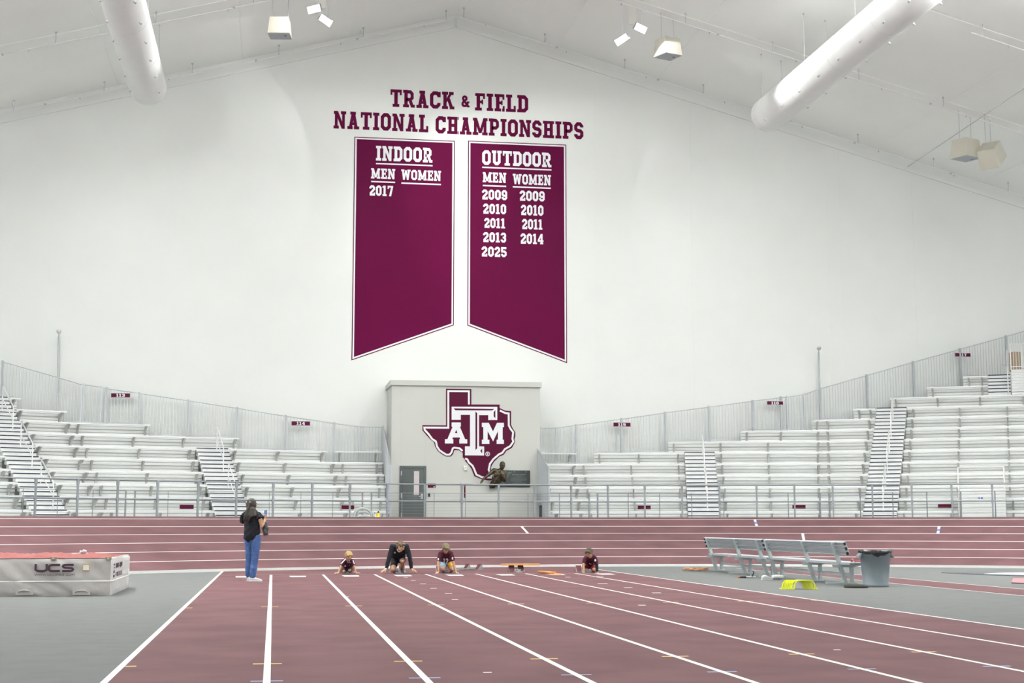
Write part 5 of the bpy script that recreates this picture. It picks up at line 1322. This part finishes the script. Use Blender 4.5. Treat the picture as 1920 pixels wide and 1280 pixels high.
def crouch(label, J, hd, hk, hair, skin, shirt, sleeve, shorts, sc, hand_dir, extra=None, leg_r=1.0, collar=None, shoes='dark_shoe', fringe=1.0, ss=1.0, sole='white_cloth'):
    """a runner on the start line. J: joints as (px,py,Y); sc overall size against an adult"""
    j = {k: P3(v) for k, v in J.items()}
    g = Vector((j['hip'].x, j['hip'].y, 0)); root = empty('person', g); tag(root, label, 'person', 'people at the start line')
    F = Frame(j['head'], hd, (0,0,1), hk)
    X = Vector((1,0,0))
    mb = MB()
    add_head(mb, F, skin, j['neck'])
    chest = lerp(j['neck'], j['hip'], .32); waist = lerp(j['neck'], j['hip'], .68)
    hw = (j['shr']-j['shl']).length/2
    etube(mb, [lerp(j['neck'],j['hip'],.06), chest, waist, j['hip']], [(hw*.95,.085*sc),(hw*.92,.105*sc),(hw*.80,.095*sc),(hw*.88,.11*sc)], skin, side=X)
    for s in 'lr':
        sh, el, wr, hp, kn, an = (j[q+s] for q in ('sh','el','wr','hp','kn','an'))
        etube(mb, [sh, lerp(sh,el,.45), el, lerp(el,wr,.4), wr], [.058*sc,.050*sc,.041*sc,.040*sc,.028*sc], skin)
        dr = Vector((-1 if s == 'l' else 1, 0, 0))
        d = (dr*hand_dir[0]+Vector((0,-.25,hand_dir[1]))).normalized()
        add_hand(mb, wr, d, (0,-.35,1), (-dr.x*.9,-.5,0), skin, sc*1.08, .55, (.12,.2,.15), 1.1)
        etube(mb, [hp, lerp(hp,kn,.5), kn, lerp(kn,an,.35), an], [.085*sc*leg_r,.072*sc*leg_r,.056*sc,.056*sc,.036*sc], skin)
        mb.ball(kn+Vector((0,-.012*sc,0)), .050*sc, skin, 10)
    body = fuse(mb, 'body', root, .0075, head_paint(F), 3, [skin,'eye','brow','lip'])
    short_hair(F, hair, root, fringe)
    # shirt
    mb = MB(); o = .016*sc+.004
    etube(mb, [lerp(j['neck'],j['hip'],.04), chest, waist, lerp(j['neck'],j['hip'],.97)], [(hw*.95+o,.085*sc+o),(hw*.96+o,.110*sc+o),(hw*.88+o,.105*sc+o),(hw*.92+o,.115*sc+o)], shirt, side=X)
    for s in 'lr':
        sh, el, wr = (j[q+s] for q in ('sh','el','wr'))
        if sleeve >= 1: etube(mb, [lerp(j['neck'],sh,.35), sh, lerp(sh,el,.5), el, lerp(el,wr,.5), lerp(el,wr,.84)], [.082*sc,.084*sc,.066*sc,.056*sc,.052*sc,.044*sc], shirt)
        else: etube(mb, [lerp(j['neck'],sh,.55), sh, lerp(sh,el,.4*sleeve/.6), lerp(sh,el,sleeve)], [.068*sc,.076*sc,.075*sc,.076*sc], shirt)
    def wrinkle(c, n): return c+n*(.0022*sc*(sin(c.x*41/sc+c.z*27)+sin(c.z*53/sc-c.x*29+c.y*21)))
    so = fuse(mb, 'shirt' if sleeve < 1 else 'jacket', root, .010, None, 5, [shirt], wrinkle)
    # shorts
    mb = MB()
    etube(mb, [lerp(j['neck'],j['hip'],.86), j['hip']+Vector((0,.03,0))], [(hw*.9+o,.115*sc+o),(hw*.9+o*1.2,.12*sc+o)], shorts[0], side=X)
    for s in 'lr':
        hp, kn = j['hp'+s], j['kn'+s]
        etube(mb, [hp, lerp(hp,kn,.4), lerp(hp,kn,shorts[2])], [.098*sc*leg_r,.093*sc*leg_r,.088*sc*leg_r], shorts[0])
    mid = j['hip'].x
    fuse(mb, 'shorts', root, .010, (lambda q: 0 if q.x < mid+.02 else 1) if len(shorts[1]) > 1 else None, 4, list(shorts[1]), wrinkle)
    # shoes: on the toes
    for s in 'lr':
        an, kn = j['an'+s], j['kn'+s]
        m = MB(); toe = j.get('toe'+s) or Vector((an.x, an.y+.03*sc, .0))
        hl = an+Vector((0,.05*sc,.02*sc)); tp = Vector((toe.x, toe.y, max(.03*sc, toe.z)))
        etube(m, [hl, lerp(hl,tp,.5)+Vector((0,.01,0)), tp], [(.036*sc,.045*sc),(.042*sc,.040*sc),(.040*sc,.028*sc)], shoes, side=X)
        sh_ = fuse(m, 'shoe', root, .008, None, 2, [shoes])
        m = MB(); back = Vector((0,.036*sc,-.01*sc)); etube(m, [hl+back, lerp(hl,tp,.5)+back, tp+back], [(.030*sc,.012),(.036*sc,.012),(.034*sc,.012)], sole, side=X); m.build('sole', sh_)
    if extra: extra(j, root, F, so, sc, hw)
    return root, j, F
def front_patch(so, mb, polys, k):
    """lay small printed shapes onto the front of a garment"""
    import mathutils
    from mathutils.bvhtree import BVHTree
    bv = BVHTree.FromPolygons([v.co for v in so.data.vertices], [p.vertices for p in so.data.polygons])
    for poly in polys:
        # each poly: list of (px,py,Yfar); cast from the camera side
        pts = []
        for px, py in poly:
            d = ray(px, py).normalized(); h = bv.ray_cast(EYE, d)
            if h[0] is None: pts = None; break
            pts.append(h[0]-d*.006)
        if pts: mb.face(pts, k)
def print_text(so, root, s, x0, x1, y0, y1, k, name):
    mb = MB(); polys, wd = text_polys(s)
    front_patch(so, mb, [[(x0+v.x*(x1-x0)/wd, y1-v.y*(y1-y0)) for v in p] for p in polys], k)
    if mb.f: o = mb.build(name, so)
def print_quads(so, quads, k, name):
    mb = MB(); front_patch(so, mb, quads, k)
    if mb.f: mb.build(name, so)
def band(px0, py0, px1, py1, w):
    d = Vector((px1-px0, py1-py0)).normalized(); n = Vector((-d.y, d.x))*w/2
    out = []; N = 4
    for i in range(N):
        a = Vector((px0,py0)).lerp(Vector((px1,py1)), i/N); b = Vector((px0,py0)).lerp(Vector((px1,py1)), (i+1)/N)
        out.append([tuple(a-n), tuple(b-n), tuple(b+n), tuple(a+n)])
    return out
# --- kneeling man
def man_extra(j, root, F, so, sc, hw):
    print_quads(so, band(744.2,1029,746.5,1033.5,1.6)+band(746.5,1033.5,749,1034.5,1.8)+band(749,1034.5,752,1032,1.6), 'white_cloth', 'shirt_collar')
    print_quads(so, [[(738.8,1034.3),(741.8,1034.3),(741.8,1037.2),(738.8,1037.2)]], 'white_cloth', 'chest_badge')
    m = MB(); w = j['wrl']; etube(m, [w+Vector((-.002,0,.008)), w+Vector((.0,0,.026))], [.031,.032], 'white_cloth'); m.build('wrist_band', root)
crouch('man in a black jacket and shorts kneeling on the start line, head turned', dict(
    head=(751,1024.3,36.20), neck=(748.5,1027.5,36.48), hip=(747,1045,36.98), shl=(736,1024.5,36.48), shr=(762,1024.5,36.48), ell=(729.5,1046,36.42), elr=(768.5,1045,36.42),
    wrl=(724,1067,36.38), wrr=(771.5,1066.5,36.38), hpl=(741,1047,36.98), hpr=(753,1046,36.98), knl=(737,1067.5,36.58), knr=(754.3,1052.5,36.5), anl=(738.5,1070.5,36.98), anr=(754.3,1066,36.86), toer=(754.7,1072,36.72)),
    (.84,-.42,-.42), .98, 'hair_short', 'skin', 'black_cloth', 1, ('black_cloth', ('black_cloth',), .62), 1.0, (.9,-.42), man_extra, fringe=0)
# --- blond boy
def blond_extra(j, root, F, so, sc, hw):
    print_quads(so, band(648.3,1047,639,1057,1.9)+band(661,1047.5,664.5,1057,1.7), 'white_cloth', 'shoulder_stripes')
    print_quads(so, band(650,1048,652,1055,.8)+band(656,1050,653.5,1055,.8), 'white_cloth', 'neck_trim')
    print_quads(so, [[(646,1059.5),(648.5,1059),(648.5,1062.5),(645.5,1061.8)],[(650,1060),(656,1058.5),(656,1060),(650,1062)],[(655.5,1053.5),(657.5,1053.5),(657.5,1055.5),(655.5,1055.5)]], 'white_cloth', 'chest_print')
crouch('blond boy in a plum jersey with white shoulder stripes crouching at the start line', dict(
    head=(653.5,1042.3,36.28), neck=(652.3,1049,36.48), hip=(652,1065.5,36.92), shl=(643.8,1052,36.48), shr=(661,1051.5,36.48), ell=(638.7,1063,36.42), elr=(664.5,1062.5,36.42),
    wrl=(634.8,1073.3,36.38), wrr=(667,1073,36.38), hpl=(648,1066,36.9), hpr=(656,1066,36.9), knl=(644.5,1071.5,36.58), knr=(655.5,1069.5,36.55), anl=(646,1072.5,36.9), anr=(657,1071.5,36.9)),
    (.50,-.66,-.62), .90, 'hair_blond', 'skin_kid', 'plum_shirt', .55, ('black_cloth', ('black_cloth',), .72), .68, (1,-.12), blond_extra)
# --- boy in the 12 shirt
def twelve_extra(j, root, F, so, sc, hw):
    print_text(so, root, '12', 831, 840.5, 1046.5, 1057.5, 'white_cloth', 'shirt_number')
    print_quads(so, [[(820.5,1046.5),(823,1046.2),(823,1050),(820.5,1050)],[(847,1044.5),(849.8,1044.2),(850,1048.5),(847.2,1048.5)]], 'white_cloth', 'sleeve_print')
crouch('boy in a maroon jersey numbered 12 with blue and gold shorts', dict(
    head=(835.7,1028,36.23), neck=(835.7,1034,36.48), hip=(836,1054,36.95), shl=(826.2,1036.5,36.48), shr=(845.5,1036.5,36.48), ell=(822,1053.5,36.42), elr=(850,1053,36.42),
    wrl=(822,1071.5,36.38), wrr=(854.5,1071.5,36.38), hpl=(831,1056,36.92), hpr=(841.5,1056,36.92), knl=(829.5,1066.5,36.5), knr=(847.5,1067,36.56), anl=(831,1071,36.9), anr=(846,1071.3,36.95)),
    (.10,-.75,-.72), .95, 'hair_boy', 'skin_kid', 'maroon_shirt', .72, ('sky_cloth', ('sky_cloth','gold_cloth'), .66), .78, (.75,-.5), twelve_extra)
# --- boy with black sleeve
def right_extra(j, root, F, so, sc, hw):
    print_quads(so, [[(1096.5,1051),(1099.5,1051),(1099.5,1054.5),(1096.5,1054)],[(1114.5,1048.5),(1117,1047.5),(1118,1051),(1115,1052.5)],[(1104.5,1055.5),(1108,1056.5),(1108,1058),(1104.5,1057)],[(1109,1056.8),(1113,1055.5),(1113,1057),(1109,1058.2)]], 'white_cloth', 'jersey_print')
    m = MB(); a, b = j['elr'], j['wrr']; etube(m, [lerp(a,b,-.05), lerp(a,b,.5), lerp(a,b,.93)], [.040,.038,.030], 'black_cloth'); m.build('arm_sleeve', root)
crouch('boy in maroon jersey and red shorts with a black arm sleeve', dict(
    head=(1105,1036.5,36.28), neck=(1106.5,1043,36.5), hip=(1107,1059,36.95), shl=(1097.5,1046,36.5), shr=(1116,1046,36.5), ell=(1094,1058,36.43), elr=(1119,1058.5,36.43),
    wrl=(1095,1071,36.38), wrr=(1119.5,1071,36.38), hpl=(1102,1060,36.92), hpr=(1111,1060,36.92), knl=(1093.5,1057.5,36.62), knr=(1114,1068.5,36.56), anl=(1095,1069.5,36.98), anr=(1113,1072,36.95)),
    (-.58,-.64,-.55), .95, 'hair_dark', 'skin_kid', 'maroon_shirt', .6, ('red_shorts', ('red_shorts',), .66), .74, (.45,-.6), right_extra)

# --- woman filming
YW = 32.0
def W(px, py, y=0): return at_y(px, py, YW+y)
root = empty('person', W(474,1090)); tag(root, 'woman with long brown hair in black blouse and jeans filming with a phone', 'person')
f = Vector((.62,.78,-.05)); rt = Vector((.78,-.62,0))
F = Frame(W(473,945.2), (.86,.5,-.06), (0,0,1), 1.0)
sl, sr = W(457.5,966.5,.14), W(485.5,965.5,-.10); er, wr_ = W(491.5,986.5,-.18), W(496.3,973.8,.06)
elw, wl = W(461,983,.30), W(482,978,.40)
nk = W(472,957.5,-.0)
mb = MB(); add_head(mb, F, 'skin', nk)
etube(mb, [W(472,962), W(472.5,974), W(473.5,990), W(473.5,1006)], [(.16,.085),(.165,.105),(.135,.095),(.165,.11)], 'skin', side=rt)
etube(mb, [sr, lerp(sr,er,.5), er, lerp(er,wr_,.4), wr_], [.052,.047,.041,.038,.026], 'skin')
etube(mb, [sl, lerp(sl,elw,.5), elw, lerp(elw,wl,.5), wl], [.05,.046,.040,.036,.026], 'skin')
add_hand(mb, wr_, (.12,.15,1), rt*.9+Vector((0,.0,.0)), (-.3,.6,.1), 'skin', .95, .15, (.35,.75,.6), .5)
add_hand(mb, wl, (.8,.2,.5), (0,-.5,.6), (0,.3,.6), 'skin', .95, .2, (.5,.7,.5), .6)
hl_, hr_ = W(467.3,1010,.09), W(480.5,1010,-.05); kl, kr = W(467.5,1044,.1), W(478.5,1043,-.02); al, ar = W(465.6,1079.5,.12), W(473.2,1081.5,-.02)
for a, b, c in ((hl_,kl,al),(hr_,kr,ar)): etube(mb, [a, lerp(a,b,.5), b, lerp(b,c,.4), c], [.09,.08,.058,.055,.037], 'skin')
fuse(mb, 'body', root, .0075, head_paint(F), 3, ['skin','eye','brow','lip'])
# jeans
mb = MB(); etube(mb, [W(474,1000), W(474,1008)], [(.150,.115),(.168,.128)], 'jeans', side=rt)
for a, b, c, fl in ((hl_,kl,al,.066),(hr_,kr,ar,.072)): etube(mb, [a+Vector((0,0,.03)), lerp(a,b,.35), lerp(a,b,.75), b, lerp(b,c,.5), lerp(b,c,.93)], [.100,.098,.084,.078,.076,fl], 'jeans')
def jw(c, n): return c+n*(.0022*sin(c.z*46+c.x*30)+.0015*sin(c.z*90-c.x*70)+.002*sin(c.z*23+2))
fuse(mb, 'jeans', root, .010, None, 4, ['jeans'], jw)
# blouse with curved hem and frilled cap sleeves
mb = MB()
etube(mb, [W(472,961.5), W(472.5,972), W(473.0,985), W(472.4,996.5), W(471.2,1004.5)], [(.165,.095),(.19,.13),(.186,.135),(.192,.145),(.172,.145)], 'black_cloth', side=rt)
etube(mb, [lerp(nk,sr,.5), sr, lerp(sr,er,.18)], [.06,.07,.068], 'black_cloth'); etube(mb, [lerp(nk,sl,.5), sl, lerp(sl,elw,.3)], [.06,.07,.075], 'black_cloth')
def bw(c, n): return c+n*(.004*sin(c.x*30+c.z*22)+.003*sin(c.z*45-c.x*40))
bl_ = fuse(mb, 'blouse', root, .010, None, 4, ['black_cloth'], bw)
for sh, el, k1, w0 in ((sr,er,1,.075),(sl,elw,2,.085)):
    for lay in range(k1):
        m = MB(); d = (el-sh).normalized(); c0 = lerp(sh,el,.06+.22*lay); N = 48; vs = []
        a = d.cross(Vector((0,1,0))).normalized(); b = d.cross(a)
        for q, (r, t) in enumerate(((w0*.86,-.015),(w0*1.05,.02),(w0*1.22,.055),(w0*1.24,.065))):
            for i in range(N):
                an = 2*pi*i/N; rr = r*(1+(.10*sin(an*9)+.05*sin(an*5+1))*(q/2.2)); vs.append(c0+d*(t+.008*sin(an*7)*(q > 1))+(a*cos(an)+b*sin(an))*rr)
        m.mesh(vs, [(q*N+i, q*N+(i+1) % N, (q+1)*N+(i+1) % N, (q+1)*N+i) for q in range(3) for i in range(N)], 'black_cloth', True); m.build('sleeve_frill', bl_)
# long hair
mb = MB(); b = lambda s, f_, u, r: mb.ball(F.p(s, f_, u), r, 'hair_brown', 16, F.m())
b(0,-.022,.04,(.088,.102,.092)); b(0,-.065,-.03,(.084,.07,.105)); b(-.05,-.02,-.02,(.045,.085,.09)); b(.05,-.02,-.02,(.045,.085,.09))
rnd = random.Random(5)
tips = [(457+i*.62, 976.5+3.2*sin(i*1.1)+(-5*max(0,i-9)*.35)) for i in range(15)]
for i in range(60):
    t = (i % 30)/29; lay = i//30; tx, ty = tips[int(t*14)]; dy = rnd.uniform(-.02,.05)
    p0 = F.p((t-.5)*.16, -.075-.02*rnd.random(), .0+rnd.uniform(-.03,.03)); p1 = lerp(W(462.5+t*19,956,-.10+dy-.03*lay), p0, .2); p2 = W(458.5+t*22,967+rnd.uniform(-1,1),-.15+dy*.5-.02*lay); p3 = W(456.5+t*17.5,ty-10*max(0,t-.55)+rnd.uniform(-1.5,1.5),-.15+dy*.4-.02*lay)
    etube(mb, [p0, p1, p2, lerp(p2,p3,.6), p3], [.026,.023,.021,.016,.005], 'hair_brown', n=7)
fuse(mb, 'hair', root, .008, None, 1, ['hair_brown'])
for i, (hx, hy, tx, ty, dy) in enumerate(((466.2,1087.2,484,1088.3,.12),(469.5,1088.3,487.3,1089.2,-.02))):
    a = at_z(hx, hy); m = MB(); shoe(m, Vector((a.x+.11, (YW+dy), .005)), radians(6 if i else 16), 'shoe_white', sole='white_vinyl', sc=.95); m.build('shoe', root)
m = MB(); etube(m, [wr_+Vector((-.004,0,-.03)), wr_+Vector((0,0,-.018))], [.032,.031], 'steel'); m.build('bracelet', root)
# phone, bag, key tag: things she carries
pc = W(497.6,963.0,.10); mt = Matrix.Translation(pc) @ Matrix.Rotation(radians(-38),4,'Z') @ Matrix.Rotation(radians(-8),4,'X')
ph = empty('phone', pc, 'dark blue phone held up in the hand of the standing woman', 'phone')
m = MB(); m.box(-.037,-.005,-.078,.037,.005,.078,'phone_blue',mt); m.build('case', ph, bevel=.004)
m = MB(); m.box(-.033,-.0065,-.07,.033,-.005,.07,'phone_screen',mt); m.build('screen', ph)
bc = W(497.5,991,-.05); bg_ = empty('shoulder_bag', bc, 'grey glossy shoulder bag hanging at the right hip of the standing woman', 'bag')
m = MB(); etube(m, [W(497.5,980,-.02), W(498,990,-.03), W(498,1000,-.03)], [(.055,.03),(.075,.05),(.062,.05)], 'bag_grey', side=Vector((.8,-.3,0))); fuse(m, 'bag_body', bg_, .009, None, 3, ['bag_grey'], lambda c, n: c+n*(.005*sin(c.z*50+c.x*40)+.003*sin(c.x*95)))
m = MB(); m.tube([W(484,962,-.16), W(492,972,-.02), W(497,977,.0), W(500.3,984,-.02)], .011, 'bag_grey', 6); m.tube([W(484,962,-.16), W(480,962,.0), W(484,975,.17), W(496,982,.05)], .011, 'bag_grey', 6); m.build('strap', bg_)
kt = empty('key_tag', W(459.3,1009,.1), 'purple key tags dangling at the left side of the standing woman', 'key tag')
m = MB(); m.tube([W(459.5,993,.1), W(458.8,1003,.1)], .005, 'purple', 5); m.build('cord', kt)
m = MB()
for x, y, a in ((457.8,1006.5,.3),(459.2,1010,-.2),(460.5,1014.5,.15)): m.box(-.02,-.006,-.04,.02,.006,.04,'purple',Matrix.Translation(W(x,y,.1)) @ Matrix.Rotation(a,4,'Y'))
m.build('tag', kt, bevel=.004)

# ================================================================== BRONZE BUST ON THE BLOCK
YB = BY-.30
def B(px, py, y=0): return at_y(px, py, YB+y)
root = empty('bronze_bust', B(926,912), 'bronze torso of a man leaning out of the block wall beside the plaque', 'sculpture')
F = Frame(B(942.3,872.5,-.12), (.35,-.85,-.30), (.12,-.1,1), 1.26)
mb = MB(); k = 'bronze'; add_head(mb, F, k, B(938,881.5))
etube(mb, [B(936.5,884.5), B(936.5,890), B(933,899), B(927,906,.1), B(922,911,.2)], [(.22,.13),(.225,.16),(.18,.14),(.16,.12),(.13,.08)], k, side=Vector((1,0,-.25)))
for x, y in ((931,889.5),(940.5,891)): mb.ball(B(x,y,-.10), (.105,.06,.085), k, 14)
for i, (x, y) in enumerate(((931,896),(935.5,897),(929,900),(933.5,901.5),(927,904),(931,905.5))): mb.ball(B(x,y,-.105+.02*i*.6), (.045,.03,.04), k, 10)
sl, el, wl = B(926.5,882,-.02), B(916,889.8,-.05), B(906.5,897.3,-.10)
etube(mb, [B(931,883.5), sl], [.10,.105], k); etube(mb, [sl, lerp(sl,el,.5), el, lerp(el,wl,.35), wl], [.092,.078,.062,.06,.042], k)
add_hand(mb, wl, (-.62,-.1,-.78), (-.5,-.5,.4), (.4,-.5,-.3), k, 1.3, .1, (.15,.2,.2), .3)
sr, er, wr_ = B(945.5,888,-.03), B(945.5,900.5,-.22), B(939,888.5,-.34)
etube(mb, [B(941,886), sr], [.10,.105], k); etube(mb, [sr, lerp(sr,er,.5), er, lerp(er,wr_,.4), wr_], [.095,.085,.068,.065,.045], k)
add_hand(mb, wr_, (-.3,-.1,.9), (.5,-.6,.2), (-.6,-.2,.2), k, 1.3, .1, (.9,1.2,.9), .2)
mb.ball(B(924.5,909,.12), (.12,.16,.14), k, 12); etube(mb, [B(924,909,.15), B(920,914,.2)], [(.12,.07),(.05,.04)], k, side=Vector((1,0,0)))
fuse(mb, 'torso', root, .012, None, 2, ['bronze'])
mb = MB(); b = lambda s, f_, u, r: mb.ball(F.p(s, f_, u), tuple(q*F.k for q in r), k, 14, F.m())
b(0,-.022,.040,(.081,.093,.086)); b(0,-.05,.0,(.076,.062,.075)); fuse(mb, 'cropped_hair', root, .012, None, 1, ['bronze'], lambda c, n: c+n*.004*sin(c.x*160)*sin(c.z*150))
